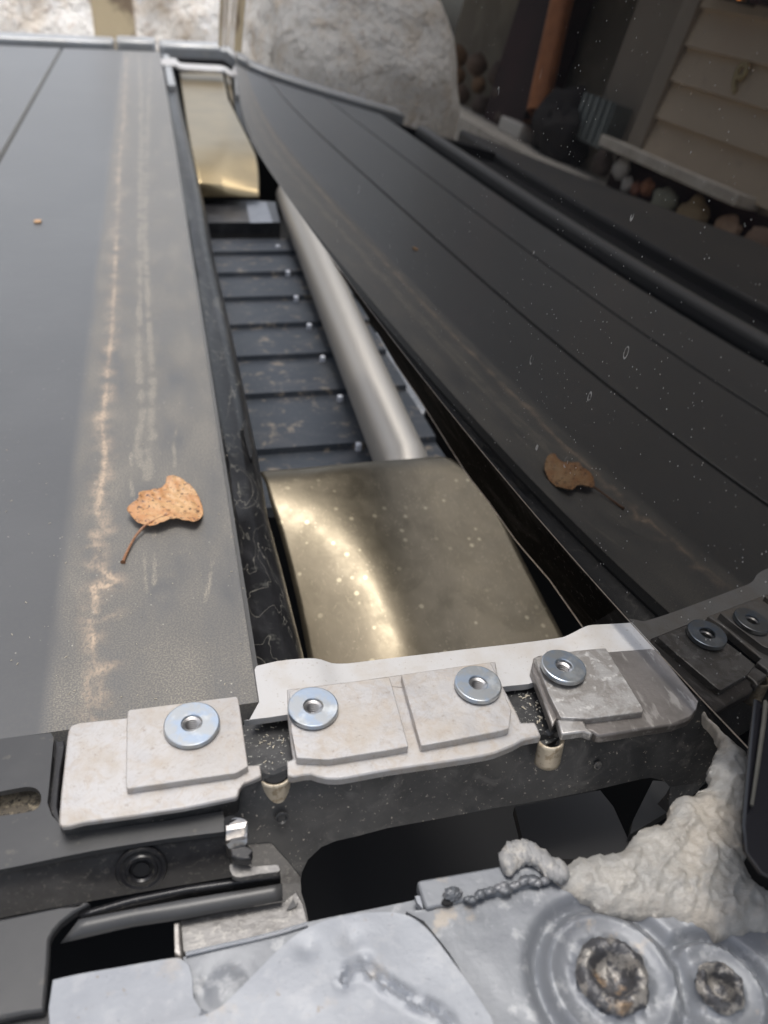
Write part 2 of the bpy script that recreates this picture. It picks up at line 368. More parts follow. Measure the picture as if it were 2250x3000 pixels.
# ================================================================== tonneau cover
XE = P(557, 1513)[0]; X1 = -0.1742; X2 = -0.3602; X3 = -.531
YN = .1962; YF = 1.945
cover = thing('roll_up_cover', 'dark grey slatted truck bed cover with tan dirt lines and a dry leaf on it', 'bed cover', (-.25, 1.0, -.01))
def seg_d(p, a, b):
    ab = b - a; t = max(0, min(1, (p - a).dot(ab) / max(1e-12, ab.length_squared))); return (p - a - ab * t).length
def world(pl, z=0): return [P(u, v, z).to_2d() for u, v in pl]
orange = world(Z('F', [(585, 0), (590, 60), (600, 130), (600, 200), (585, 300), (575, 400), (555, 450), (560, 520), (600, 590), (560, 600), (540, 650), (555, 720), (530, 780), (505, 795), (570, 805), (625, 850), (675, 885), (600, 915), (530, 915), (545, 980), (545, 1060)]))
orange = world([(272, 118), (268, 250), (258, 350), (252, 500), (247, 620), (243, 700), (232, 800), (226, 880), (220, 905)]) + orange
orange2 = world(Z('F', [(510, 1110), (520, 1150), (540, 1200), (530, 1260), (545, 1300), (535, 1350)]))
orange3 = world(Z('F', [(640, 1380), (560, 1395), (500, 1420), (495, 1480), (510, 1540), (500, 1600), (520, 1650), (545, 1675)]))
orange4 = world(Z('F', [(505, 1110), (560, 1120), (620, 1085), (645, 1080)]))
orange5 = world(Z('F', [(575, 1460), (580, 1540), (560, 1600), (600, 1610)]))
pale = [world([(300, 118), (304, 200), (306, 300), (304, 420), (302, 600), (300, 760), (303, 850), (308, 900)]) + world(Z('F', [(800, 0), (790, 120), (810, 230), (850, 300)])),
        world([(326, 118), (318, 300), (312, 500), (322, 700), (330, 830)]) + world(Z('F', [(860, 0), (880, 50), (850, 100), (850, 180), (850, 290)])),
        world(Z('F', [(1010, 0), (990, 100), (1000, 200), (1000, 300)])), world(Z('F', [(750, 150), (745, 300), (760, 400)])),
        world(Z('F', [(830, 650), (825, 760), (830, 850), (840, 950)])), world(Z('F', [(880, 600), (885, 760), (880, 900)])),
        world(Z('F', [(1215, 770), (1200, 880), (1170, 1000)])), world(Z('F', [(455, 1390), (450, 1480), (460, 1560), (500, 1660)]))]
clouds = [(Z('F', [(950, 760)])[0], .014, .55), (Z('F', [(900, 1000)])[0], .010, .40), (Z('F', [(900, 1260)])[0], .013, .60), (Z('F', [(1040, 1440)])[0], .010, .5),
          (Z('F', [(560, 1130)])[0], .008, .55), (Z('F', [(560, 1500)])[0], .009, .5), (Z('F', [(1250, 1500)])[0], .003, .9), (Z('F', [(690, 1540)])[0], .006, .4), (Z('F', [(740, 1080)])[0], .008, .4)]
clouds = [(P(c[0], c[1]).to_2d(), r, k) for c, r, k in clouds]
orl = [(orange, .0016, 1.5), (orange2, .0012, 1.3), (orange3, .0013, 1.2), (orange4, .0014, 1.2), (orange5, .0012, 1.0)]
def near_poly(p, pl, w):
    if not (min(q.y for q in pl) - 3 * w < p.y < max(q.y for q in pl) + 3 * w): return 9
    return min(seg_d(p, a, b) for a, b in zip(pl, pl[1:]))
def dirt(x, y):
    p = Vector((x, y)); wob = fbm(x, y, 0, 260, 3); w2 = fbm(x, y, 3, 90, 3)
    p = p + Vector((wob * .0005, wob * .0005)); o = 0
    far = min(1.6, max(1, y / .6))
    for pl, w, k in orl:
        d = near_poly(p, pl, w) / far; o = max(o, k * math.exp(-(d / w) ** 2) * max(0, .62 + .9 * w2) * max(.5, min(1.1, .85 + 1.0 * fbm(0, y, 8, 22)))); o = max(o, .30 * k * math.exp(-(d / (w * 3.0)) ** 2) * max(0, .6 + 2 * w2))
    g = 0
    for i, pl in enumerate(pale):
        w = .0012 if i > 1 else .0027
        d = near_poly(p, pl, w) / far; g = max(g, (.9 if i > 1 else 1.2) * max(.3, .85 + w2) * math.exp(-(d / w) ** 2))
    for c, r, k in clouds: g = max(g, k * math.exp(-((p - c).length / r) ** 2) * max(0, .6 + 1.3 * w2))
    # general dust between the orange line and the slat's edge
    xo = -.060; t = max(0, min(1, (x - xo) / .006)); g = max(g, t * (.40 + .34 * fbm(x, y * .35, 5, 60, 4)))
    if y > .5: g = max(g, t * min(.42, .28 + (y - .5) * .3))
    fd = max(0, min(1, (y - .35) / .5)); g = max(g, o * fd * 1.1); o *= 1 - .6 * fd
    return min(1, max(0, o)), min(1, max(0, g)), 0
def slat(x0, x1, fine):
    g = .0034; xs = [x0 + g, x1 - g] if not fine else None
    if fine:
        n = 150; xs = [x0 + g + (-.075 - x0 - g) * i / 12 for i in range(12)] + [-.075 + (x1 - g * 0 + .075) * i / n for i in range(n + 1)]
        ys = []; y = YN
        while y < YF: ys.append(y); y += .00075 * max(1, (y / .30) ** 2.2)
        ys.append(YF)
    else: ys = [YN, YF]
    top = [[Vector((x, y, 0)) for x in xs] for y in ys]
    V, F = loft_geo(top); n = len(xs); m_ = len(ys)
    def wall(idx, flip=False):
        # small bevel, then side down to the underside
        nonlocal V, F
        b0 = len(V); 
        for i in idx: V.append(V[i] + Vector((0, 0, -.0135)))
        for k in range(len(idx) - 1): F.append((idx[k], idx[k + 1], b0 + k + 1, b0 + k))
    wall(list(range(n))); wall([j * n + n - 1 for j in range(m_)]); wall([(m_ - 1) * n + i for i in range(n)][::-1]); wall([j * n for j in range(m_)][::-1])
    o = link('slat', V, F, M['cover'], cover, bevel=.0009 if not fine else 0)
    if fine:
        me = o.data; ca = me.color_attributes.new('dirt', 'FLOAT_COLOR', 'POINT')
        for v in me.vertices:
            ca.data[v.index].color = (*dirt(v.co.x, v.co.y), 1) if v.co.z > -.002 else (0, 0, 0, 1)
        o['label'] = 'slat with tan and orange dirt lines nearest the window'
        # chamfered cap along the free edge
    return o
slat(X1, XE, True); slat(X2, X1, False); slat(X3, X2, False)
for x in (X1, X2): box('joint_strip', x - .0028, x + .0028, YN + .002, YF, -.006, -.0035, M['joint'], cover)
# bevelled end cap that shows below the slat's corner
cap = [P(559, 1514, 0), P(553, 1512, 0)]
link('end_cap', [Vector((XE - .0075, YN - .0008, -.0135)), Vector((XE + .0002, YN - .0005, -.002)), Vector((XE + .0022, YN + .004, -.004)), Vector((XE + .0022, YF, -.004)), Vector((XE, YF, -.0002)), Vector((XE, YN, -.0002)), Vector((XE + .0012, YF, -.0135)), Vector((XE + .0012, YN + .004, -.0135)), Vector((XE - .0075, YN, -.0135))],
     [(5, 1, 2, 3, 4), (2, 7, 6, 3), (1, 0, 8, 7, 2)], M['cover'], cover)
sp = P(82, 481); link('straw_crumb', *(lambda V, F: ([v for v in V], F))(*box_geo(sp.x - .003, sp.x + .003, sp.y - .004, sp.y + .003, 0.0004, .002)), M['leaf'], None, label='tiny orange crumb lying alone on the left slat', cat='crumb', bevel=.0006)

# housing and tailgate part behind the third slat (only the window reflects them)
tg = thing('tailgate_trim', 'charcoal plastic tailgate top seen only as reflection in the window', 'tailgate', (-1, 1.2, -.02))
box('highlight_moulding', -.690, -.648, -.3, 1.95, -.03, .002, M['highlight'], tg, bevel=.012, seg=5)  # grey bar stands in for the highlight along the black housing
box('gloss_channel', -1.05, -.536, -.3, 1.95, -.08, -.035, M['void'], tg)
link('panel', *plate_geo([(-.96, -.3), (-.96, 2.0), (-1.0, 2.3), (-1.9, 1.5), (-1.9, -.3)], -.01, .1), M['panel'], tg, bevel=.01)

# far side rail of the bed
rl = thing('far_bed_rail', 'pale grey metal side rail along the far edge of the bed', 'rail', (-.3, 2.0, -.05))
box('rail_cap', -.62, -.075, 1.975, 2.06, -.10, .012, M['rail'], rl, bevel=.006)
box('rail_cap', -.07, .01, 1.965, 2.05, -.10, .016, M['rail'], rl, bevel=.006)
box('rail_cap', .016, .17, 1.975, 2.05, -.10, .012, M['rail'], rl, bevel=.008)
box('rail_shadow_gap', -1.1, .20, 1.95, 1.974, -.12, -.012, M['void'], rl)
# far bracket above the far guide plate
fb = thing('far_bracket', 'pale silver bracket strip at the far end of the gap', 'bracket', (.08, 1.9, -.01))
px_plate('flange', smooth(Z('C', [(160, 160), (250, 155), (285, 185), (420, 195), (560, 205), (565, 235), (420, 228), (285, 218), (255, 200), (165, 195)]), 3, True), .0, .006, M['flange'], fb, bevel=.001)
box('side_post', .022, .034, 1.55, 1.93, -.05, -.002, M['rail'], fb)

# ================================================================== seal channel beside the slat
sl = thing('seal_channel', 'glossy black rubber channel running beside the last cover slat', 'seal', (.03, 1.0, -.03))
rows = []
ys = [.196, .24, .29, .34, .4, .5, .6, .75, .9, 1.1, 1.4, 1.7, 1.93]
for i, y in enumerate(ys):
    wv = .0012 * math.sin(y * 31) + .001 * fbm(y, 0, 0, 14)
    prof = [(-.001, -.004), (.0015, -.006), (.004, -.0085), (.011, -.010), (.0165, -.0125), (.020, -.018), (.0215, -.027), (.0215, -.045)]
    k = 1 + .10 * min(1, max(0, (y - .3) / .4))
    rows.append([Vector((XE + .001 + a * k + (wv if a > .003 else 0), y, b)) for a, b in prof])
rr_ = []
for a, b in zip(rows, rows[1:]):
    for t in range(4): rr_.append([p.lerp(q, t / 4) for p, q in zip(a, b)])
rr_.append(rows[-1])
loft('seal_lip', rr_, M['seal'], sl)
px_plate('slot', smooth(Z('F', [(1392, 0), (1400, 60), (1425, 160), (1440, 180), (1438, 120), (1420, 40), (1405, -40)]), 3, True), -.0085, .003, M['void'], sl)

# ================================================================== bay under the cover
bay = thing('storage_bay', 'black unlit bay walls below the gap beside the window', 'bay', (.1, 1.0, -.3))
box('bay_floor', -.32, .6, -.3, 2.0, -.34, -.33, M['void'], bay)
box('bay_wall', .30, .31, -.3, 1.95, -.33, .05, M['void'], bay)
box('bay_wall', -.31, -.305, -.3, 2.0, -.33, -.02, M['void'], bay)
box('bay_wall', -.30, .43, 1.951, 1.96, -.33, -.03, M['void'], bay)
# near bronze guide plate
def guide(name, label, L, R_, zprof, nx=28, ny=40, arch=.006, m='brass'):
    t = thing(name, label, 'guide plate', (.1, (L[0].y + L[-1].y) / 2, L[0].z))
    Ls = resample(L, ny); Rs = resample(R_, ny); rows = []
    for j in range(ny):
        s = j / (ny - 1); row = []
        for i in range(nx):
            a = i / (nx - 1); p = Ls[j].lerp(Rs[j], a); ar = arch(p, Ls[j], Rs[j], a) if callable(arch) else arch * (1 - (2 * a - 1) ** 2)
            row.append(Vector((p.x, p.y, p.z + ar + zprof(s))))
        rows.append(row)
    o = loft('bronze_sheet', rows, M[m], t, thick=.0012); return t, o
zb = -.040
crest = [P(u, v, zb).to_2d() for u, v in Z('G', [(60, 230), (225, 290), (365, 325), (510, 400), (625, 500), (705, 610), (755, 710), (795, 820), (825, 930), (845, 1100)])]  # crest laid along the bright streak, bend shaped to catch the sun there
def ridge(p):
    q = p.to_2d(); d, a, b = min(((seg_d(q, a, b), a, b) for a, b in zip(crest, crest[1:])), key=lambda t: t[0]); w = .0145
    side = (b - a).x * (q - a).y - (b - a).y * (q - a).x          # the sheet falls off more steeply toward the seal channel
    return -(.36 if side < 0 else .17) * (math.sqrt(d * d + w * w) - w)
def tilt(p): return .32 * (p.y - .38)  # slope added to turn the sun's highlight toward the camera
def on_sheet(u, v):
    p = P(u, v, zb)
    for _ in range(6): p = P(u, v, zb + ridge(p) + tilt(p))
    p.z = zb; return p
Lp = [Vector(p) for p in smooth([on_sheet(u, v) for u, v in [(560, 1001), (565, 1018), (575, 1045), (586, 1090), (607, 1150), (634, 1260), (652, 1350), (672, 1460), (688, 1540)]], 4)]
Rp = [Vector(p) for p in smooth([on_sheet(u, v) for u, v in [(935, 973), (960, 979), (985, 998), (1023, 1030), (1068, 1089), (1120, 1190), (1172, 1290), (1250, 1440), (1290, 1520)]], 4)]
def ridge_arch(p, l, q, a): return ridge(p) + tilt(p)
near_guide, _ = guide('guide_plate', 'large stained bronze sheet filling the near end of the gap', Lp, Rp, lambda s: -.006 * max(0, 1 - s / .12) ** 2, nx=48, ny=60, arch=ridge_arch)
# far bronze plate: comes forward, then curls down to a free edge
zf_ = -.02
fl = [Vector(p) for p in ([P(*Z('A', [q])[0], z) for q, z in (((775, 318), -.02), ((790, 420), -.02), ((805, 520), -.02), ((825, 640), -.022), ((842, 720), -.03), ((860, 800), -.045), ((872, 850), -.06))])]
fr_ = [Vector(p) for p in ([P(*Z('A', [q])[0], z) for q, z in (((962, 320), -.02), ((985, 430), -.02), ((1030, 520), -.02), ((1075, 610), -.022), ((1108, 680), -.03), ((1120, 760), -.045), ((1120, 852), -.06))])]
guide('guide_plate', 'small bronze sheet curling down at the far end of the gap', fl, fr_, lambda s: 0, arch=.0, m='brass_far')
# dark cross box below the far plate
cb = thing('cross_member', 'dark box with pale blue sticker below the far bronze sheet', 'cross member', (.1, 1.1, -.1))
px_plate('box_top', Z('A', [(870, 868), (1060, 865), (1190, 872), (1210, 960), (900, 962), (885, 900)]), -.07, .03, M['black'], cb)
px_plate('sticker', Z('A', [(1062, 868), (1150, 872), (1178, 960), (1080, 962)]), -.069, .0006, M['galv'], cb)

# stacked slats of the rolled cover, low in the bay
zd = -.085
rd = thing('rolled_slats', 'row of dusty dark slats lying crosswise low in the gap', 'slat roll', (.1, .7, zd))
bnd = [516, 552, 598, 652, 712, 782, 866, 990, 1120]
for i in range(8):
    y1 = P(480, bnd[i], zd).y; y0 = P(500, bnd[i + 1], zd).y; rows = []
    for k in range(9):
        t = k / 8; z = zd + .0045 * (1 - t) + .001 * math.sin(math.pi * t) - (.0065 if t == 0 else 0); t = .03 if k == 1 else t; t = .0 if k == 0 else t
        rows.append([Vector((.035 + .15 * a / 10, y0 + (y1 - y0) * t, z)) for a in range(11)])
    loft('slat', rows, M['deck'], rd)
for u, v in [(600, 530), (622, 585), (640, 640), (668, 700), (697, 770), (735, 855), (775, 958)]:
    p = P(u, v, zd + .006); s = .0024
    link('clip', *box_geo(p.x - s, p.x + s, p.y - s, p.y + s, zd - .002, zd + .0065), M['clip'], rd, bevel=.0015, seg=3)
# nickel tube beside them
a = (P(600, 430, -.06) + P(661, 430, -.06)) / 2; b = (P(800, 975, -.06) + P(915, 970, -.06)) / 2
d = b - a; rad = .0185
V, F = tube_geo([a - d * .05 + Vector((.001, 0, -.004)), b + d * .02 + Vector((.002, 0, -.006)), b + d * .10 + Vector((.004, 0, -.040))], rad, 48)
link('roller_tube', V, F, M['tube'], label='beige brushed metal tube running diagonally beside the dark slats', cat='tube')
# grey-blue cloth-like liner right of the tube
px_plate('bay_liner', smooth(Z('E', [(1030, 580), (1100, 560), (1200, 700), (1330, 980), (1330, 1060), (1250, 1100), (1140, 880), (1040, 690)]), 3, True), -.09, .004, M['galv_dark'], None,
         label='crumpled blue grey liner patch right of the metal tube', cat='liner', grid=.012, relief=lambda x, y: .005 * fbm(x, y, 0, 35))

# ================================================================== rear window
rw = thing('rear_window', 'dark dusty rear window glass reflecting the cover, leaf, washers and house', 'window', (.12, .8, .06))
yy = []; y = -.25
while y < GY1: yy.append(y); y += .012 if y < 1.2 else .008
yy.append(GY1)
zz = [GZ0 + .45 * (k / 26) ** 1.25 for k in range(27)]
rows = [[glass_pt(y, z) for y in yy] for z in zz]
V, F = loft_geo(rows); n0 = len(V); n = len(yy)
V += [v + Vector((.0048, 0, 0)) for v in V]
F += [tuple(i + n0 for i in reversed(f)) for f in F]
m_ = len(zz)
for i in range(n - 1): F.append((i, i + 1, i + 1 + n0, i + n0)); k = (m_ - 1) * n; F.append((k + i + 1, k + i, k + i + n0, k + i + 1 + n0))
for j in range(m_ - 1): F.append(((j + 1) * n, j * n, j * n + n0, (j + 1) * n + n0)); k = n - 1; F.append((j * n + k, (j + 1) * n + k, (j + 1) * n + k + n0, j * n + k + n0))
pane = link('pane', V, F, M['glass'], rw, angle=60)
# pale ground edge of the glass and the fascia below it
yy2 = [y for y in yy if y < .85]
link('ground_edge', *tube_geo([glass_pt(y, GZ0 - .0003) + Vector((-.0001, 0, 0)) for y in yy2], .00017, 6), M['steel'], rw)
low = [Z('G', [(1465, 812)])[0], Z('G', [(1330, 620)])[0], Z('G', [(1200, 470)])[0], Z('G', [(1080, 300)])[0], Z('G', [(1000, 200)])[0], Z('G', [(930, 90)])[0], Z('E', [(1300, 960)])[0], Z('E', [(1150, 740)])[0], Z('E', [(1000, 480)])[0], Z('E', [(870, 270)])[0]]
lowp = resample([P(u, v, .02) for u, v in low], 40)
upp = resample([glass_pt(y, GZ0 - .001) for y in [P(1343, 1309, GZ0).y - .02] + [P(1343, 1309, GZ0).y + (.8 - .2) * t / 20 for t in range(1, 21)]], 40)
def gl_at(u, v):
    p = P(u, v, GZ0); return glass_pt(p.y, GZ0 - .0012)
upx = [(1343, 1309), (1257, 1217), (1155, 1105), (1079, 1018), (995, 913), (930, 833), (867, 758), (829, 713), (762, 628), (701, 541)]
upp = resample([gl_at(*q) for q in upx], 40)
rows = [upp, [a.lerp(b, .9) + Vector((0, 0, -.001)) for a, b in zip(upp, lowp)], lowp, [p + Vector((.02, 0, -.002)) for p in lowp]]
M['fascia'] = mat('gloss_black_fascia', (.006, .0055, .005), .65, 0, [(40, .5, .7, (.03, .027, .024), .7, (1, .3, 1), 2), (500, .6, .7, (.12, .11, .1), .5)], [(60, .001)], ior=1.04)
loft('fascia', rows, M['fascia'], rw)
link('fascia_lip', *tube_geo([p + Vector((-.0003, 0, .0002)) for p in lowp[:26]], .0005, 6), M['steel'], rw)

# ================================================================== cast bracket at the near end
fr0 = thing('bracket_frame', 'cast bracket with pale bolting pads and black coated beam below them', 'bracket', (.05, .12, .03))
ZW = .0568; ZPAD = .0550; ZCAST = .0528; ZFL = .0525; ZREC = .0462
W = {1: (414, 1562), 2: (676.3, 1525.8), 3: (1032.8, 1476), 4: (1216.7, 1441.4)}
Wp = {k: P(*v, ZW) for k, v in W.items()}
def circ(c, r, n=28): return [(c[0] + r * math.cos(2 * math.pi * i / n), c[1] + r * math.sin(2 * math.pi * i / n)) for i in range(n)]
def hole(k, r=.0027): return circ(Wp[k], r)
def wplate(name, outer, z, thick, m, parent, hs=(), **kw):
    o2 = [tuple(P(u, v, z)[:2]) for u, v in outer]
    geo = {k: kw.pop(k) for k in ('grid', 'relief', 'zf') if k in kw}
    V, F = plate_geo(o2, z, thick, [hole(k) for k in hs], **geo)
    return link(name, V, F, m, parent, **kw)
# back flange (clean strip) with two soft steps
ft_ = Z('G', [(220, 950), (300, 941), (370, 938), (410, 945), (440, 957), (500, 960), (600, 948), (700, 936), (850, 918), (1000, 900), (1180, 880), (1350, 858), (1395, 848), (1440, 825), (1470, 810), (1500, 803), (1580, 799), (1640, 795), (1700, 790)])
fb_ = Z('I', [(1659, 330)]) + Z('I', [(1450, 350), (1200, 380), (600, 470), (290, 505), (180, 522), (30, 540)])
fb2 = Z('J', [(1010, 560), (980, 530), (850, 540), (600, 560), (300, 700), (200, 735), (50, 748)])
FX0, FX1 = P(700, 1430, ZFL - .004).x, P(1225, 1370, ZFL - .004).x
def rel(x, y): return -.0016 + .0020 * (1 / (1 + math.exp((x - FX0) / .0016)) + 1 / (1 + math.exp(-(x - FX1) / .0016)))
fo = []
for q in resample([Vector((a, b, 0)) for a, b in [(560, 1516), (549, 1440)] + smooth(ft_, 2) + fb2 + fb_ + [(538, 1556)]], 170):
    p = P(q.x, q.y, ZFL - .0008)
    for _ in range(25): p = p.lerp(P(q.x, q.y, ZFL - .0008 + rel(p.x, p.y)), .5)
    fo.append((p.x, p.y))
rel_follow = rel
V, F = plate_geo(fo, ZFL - .0008, .0024, grid=.0012, relief=rel)
link('flange', V, F, M['flange'], fr0)
# black foil floor in the two recesses
wplate('recess_floor', Z('H', [(1300, 330), (1332, 300), (1570, 258), (1630, 250), (1640, 520), (1555, 560), (1552, 640), (1415, 655), (1405, 590), (1330, 560)]), ZREC, .004, M['tape'], fr0, bevel=.0003)
wplate('recess_floor', Z('J', [(40, 730), (250, 712), (330, 800), (400, 1060), (300, 1110), (250, 1060), (150, 1000)]), ZREC, .004, M['tape'], fr0, bevel=.0003)
for zz_ in ('H',):
    pass
# casting 1
c1 = Z('H', [(372, 338), (392, 318), (430, 306), (560, 293), (690, 280), (900, 250), (1285, 200), (1300, 300), (1338, 538), (1404, 533), (1413, 598), (1345, 626), (1312, 640), (1296, 662), (1285, 700), (1268, 714), (1000, 768), (700, 812), (450, 846), (372, 866), (338, 869), (318, 850), (320, 800), (330, 680), (345, 550), (358, 430), (365, 370)])
wplate('coated_skirt', c1, ZCAST - .0021, .007, M['beam'], fr0, (1,), bevel=.0003)
k1 = wplate('cast_plate', c1, ZCAST, .0018, M['cast'], fr0, (1,), bevel=.0005)
wplate('raised_pad', Z('H', [(690, 246), (702, 238), (1272, 166), (1285, 172), (1296, 235), (1340, 545), (1275, 580), (690, 665), (681, 655), (685, 300)]), ZPAD, .0026, M['cast'], k1, (1,), bevel=.00022)
# casting 2
c2 = Z('I', [(290, 350), (292, 480), (318, 700), (330, 772), (292, 785), (296, 880), (330, 882), (400, 868), (440, 866), (480, 880), (540, 893), (600, 894), (640, 890), (900, 842), (1200, 798), (1400, 768), (1500, 750)]) + Z('J', [(0, 1152), (60, 1128), (110, 1108), (170, 1074), (222, 1062), (282, 1052), (262, 1000), (242, 964), (160, 968), (130, 900), (50, 750), (20, 690)]) + Z('I', [(1560, 180), (1300, 215), (700, 300)])
k2 = wplate('cast_plate', c2, ZCAST - .0004, .0030, M['cast'], fr0, (2, 3), bevel=.0005)
wplate('raised_pad', Z('I', [(305, 362), (420, 340), (800, 290), (912, 276), (930, 330), (1030, 698), (900, 722), (545, 778), (350, 768), (318, 600)]), ZPAD, .0028, M['cast'], k2, (2,), bevel=.00022)
wplate('raised_pad', Z('I', [(986, 262), (1200, 232), (1528, 186), (1560, 250), (1655, 480), (1640, 590), (1590, 604), (1300, 660), (1108, 694), (1080, 600)]), ZPAD, .0028, M['cast'], k2, (3,), bevel=.00022)
# casting 3
c3 = Z('J', [(236, 572), (262, 560), (640, 520), (688, 536), (760, 530), (940, 516), (990, 526), (1050, 600), (1130, 700), (1205, 790), (1238, 832), (1232, 870), (1220, 905), (1180, 948), (1100, 978), (900, 1008), (660, 1048), (620, 1044), (590, 1022), (530, 1016), (410, 1034), (378, 950), (350, 990), (300, 850), (220, 645)])
k3 = wplate('cast_plate', c3, ZCAST, .0035, M['cast_dark'], fr0, (4,), bevel=.0008, label='dark scuffed casting beside the window')
wplate('raised_pad', Z('J', [(242, 574), (290, 560), (500, 530), (672, 514), (760, 650), (905, 888), (900, 905), (560, 945), (400, 938), (330, 800)]), ZPAD, .0026, M['cast_mid'], k3, (4,), bevel=.00025)
wplate('tab', Z('J', [(380, 948), (520, 930), (545, 965), (560, 1000), (600, 1030), (585, 1040), (540, 1022), (405, 1040)]), ZCAST + .0011, .003, M['cast_mid'], k3, bevel=.0006)

# beam: front face falls from the castings to the rounded lower edge
tp = Z('H', [(1240, 700), (1268, 714), (1300, 660), (1413, 598), (1480, 640), (1552, 585)]) + Z('I', [(296, 870), (440, 866), (540, 893), (640, 890), (900, 842), (1200, 798), (1500, 750)]) + Z('J', [(0, 1150), (110, 1108), (280, 1055), (330, 1110), (400, 1036), (540, 1018), (620, 1044), (900, 1008), (1100, 978), (1190, 930), (1240, 840)])
bt = Z('I', [(330, 1560), (378, 1475), (420, 1392), (500, 1312), (590, 1272), (700, 1242), (900, 1192), (1300, 1128), (1659, 1066)]) + Z('J', [(300, 1440), (600, 1386), (900, 1322), (960, 1312), (1040, 1332), (1100, 1392), (1120, 1460), (1330, 1420), (1400, 1300)])
ZT, ZB = .0500, .0230
beam = []
T_ = resample([P(u, v, ZT) for u, v in [(-0 + 600, 1660)] + tp], 90)
def mid(u, v, z): return P(u, v, z)
# outline plate with an inclined top: drawn in the picture, each vertex on the plane that carries the face
A1, A2, A3 = P(700, 1690, .0472), P(1480, 1530, .0472), P(900, 1830, .023)
nrm_ = (A2 - A1).cross(A3 - A1).normalized()
def on_plane(u, v):
    d = ray(u, v); o = Vector((0, 0, CAMH)); t = (A1 - o).dot(nrm_) / d.dot(nrm_); return o + d * t
ex = (A2 - A1).normalized(); ey = nrm_.cross(ex)
def face_plate(name, outer, m, parent, off=0., thick=.002, holes=(), grid=.0025, bend=None, **kw):
    """a sheet lying in the beam's inclined front plane"""
    def uv(q):
        p = on_plane(*q) - A1; return (p.dot(ex), p.dot(ey))
    V, F = plate_geo([uv(q) for q in outer], 0, thick, [[uv(q) for q in h] for h in holes], grid=grid, relief=bend)
    sgn = 1 if nrm_.z > 0 else -1
    V = [A1 + ex * v.x + ey * v.y + nrm_ * sgn * (v.z + off) for v in V]
    return link(name, V, F, m, parent, **kw)
beam_px = Z('H', [(1200, 700), (1268, 700), (1300, 640), (1413, 590), (1480, 600), (1560, 570)]) + Z('I', [(296, 850), (440, 850), (640, 870), (900, 825), (1200, 780), (1500, 735)]) + Z('J', [(0, 1120), (110, 1080), (280, 1040), (330, 1050), (400, 1015), (540, 1000), (900, 985), (1100, 955), (1190, 900), (1240, 820), (1340, 960), (1400, 1080), (1380, 1160), (1360, 1330), (1200, 1480), (1090, 1560), (1095, 1460), (1100, 1392), (1050, 1340), (960, 1314), (900, 1320), (600, 1385), (300, 1440), (0, 1502)]) + Z('I', [(1659, 1062), (1300, 1128), (900, 1190), (700, 1240), (590, 1270), (500, 1312), (420, 1392), (385, 1470), (376, 1550), (380, 1600), (410, 1680), (430, 1800), (-20, 1800), (-60, 1200)])
lowedge = [on_plane(u, v) for u, v in Z('I', [(590, 1270), (900, 1190), (1300, 1128), (1659, 1062)])]
ymid = sum((p - A1).dot(ey) for p in lowedge) / 4
s_ = 1 if (A3 - A1).dot(ey) > 0 else -1
def bend(x, y):
    d = abs(y); return .0012 * fbm(x, y, 0, 30) - .0035 * max(0, (d - .016) / .014) ** 2 * (1 if x > .006 else .3)
face_plate('beam', beam_px, M['beam'], fr0, thick=.003, bend=bend)
face_plate('worn_corner', Z('I', [(60, 1300), (200, 1290), (300, 1400), (376, 1500), (382, 1600), (410, 1690), (430, 1800), (150, 1800), (60, 1600)]), M['beam_grey'], fr0, off=.0004, thick=.001, bend=bend)
def rivet(u, v, r, m, nm='rivet'):
    c = on_plane(u, v); s = 1 if nrm_.z > 0 else -1; n = nrm_ * s; rows = []
    for rr, h in ((r, 0.0006), (r, .0011), (r * .8, .0012), (r * .66, .0009), (r * .6, .0006)):
        rows.append([c + ex * rr * math.cos(t) + ey * rr * math.sin(t) + n * h for t in [2 * math.pi * k / 20 for k in range(20)]])
    V, F = loft_geo(rows, True); F.append(tuple(range(80, 100))); link(nm, V, F, m, fr0)
q = Z('H', [(1520, 815)])[0]; rivet(*q, .0018, M['beam']); q = Z('J', [(615, 1218)])[0]; rivet(*q, .0013, M['beam_grey'])
# tan sleeves in the two notches (half tubes)
def sleeve(name, left, right, dep, zt, zb, bow, m):
    a, b = P(*left, zt), P(*right, zt); c = (a + b) / 2; e = (b - a) / 2; f = Vector((e.y, -e.x, 0)); rows = []
    for k in range(8):
        t = k / 7; z = zt + (zb - zt) * t
        rows.append([Vector((*(c + e * math.cos(math.pi * (1 - i / 14)) + f * bow * math.sin(math.pi * i / 14) + Vector((0, -.0010 * t, 0))).to_2d(), z)) for i in range(15)])
    return loft(name, rows, m, fr0, thick=.0006)
M['tan'] = mat('tan_stained_sleeve', (.56, .49, .38), .45, .4, [(400, .5, .62, (.28, .21, .13), .7)], [(600, .0004)])
q = Z('I', [(140, 888), (302, 868)]); sleeve('sleeve', q[0], q[1], .006, .0500, .0425, .72, M['tan'])
q = Z('J', [(262, 1082), (412, 1036)]); sleeve('sleeve', q[0], q[1], .006, .0500, .0415, .95, M['tan'])
q = Z('I', [(148, 884), (296, 866)]); 
px_plate('sleeve_mouth', smooth(Z('I', [(146, 878), (220, 872), (298, 858), (285, 890), (235, 918), (180, 915)]), 3, True), .0506, .001, M['void'], fr0)
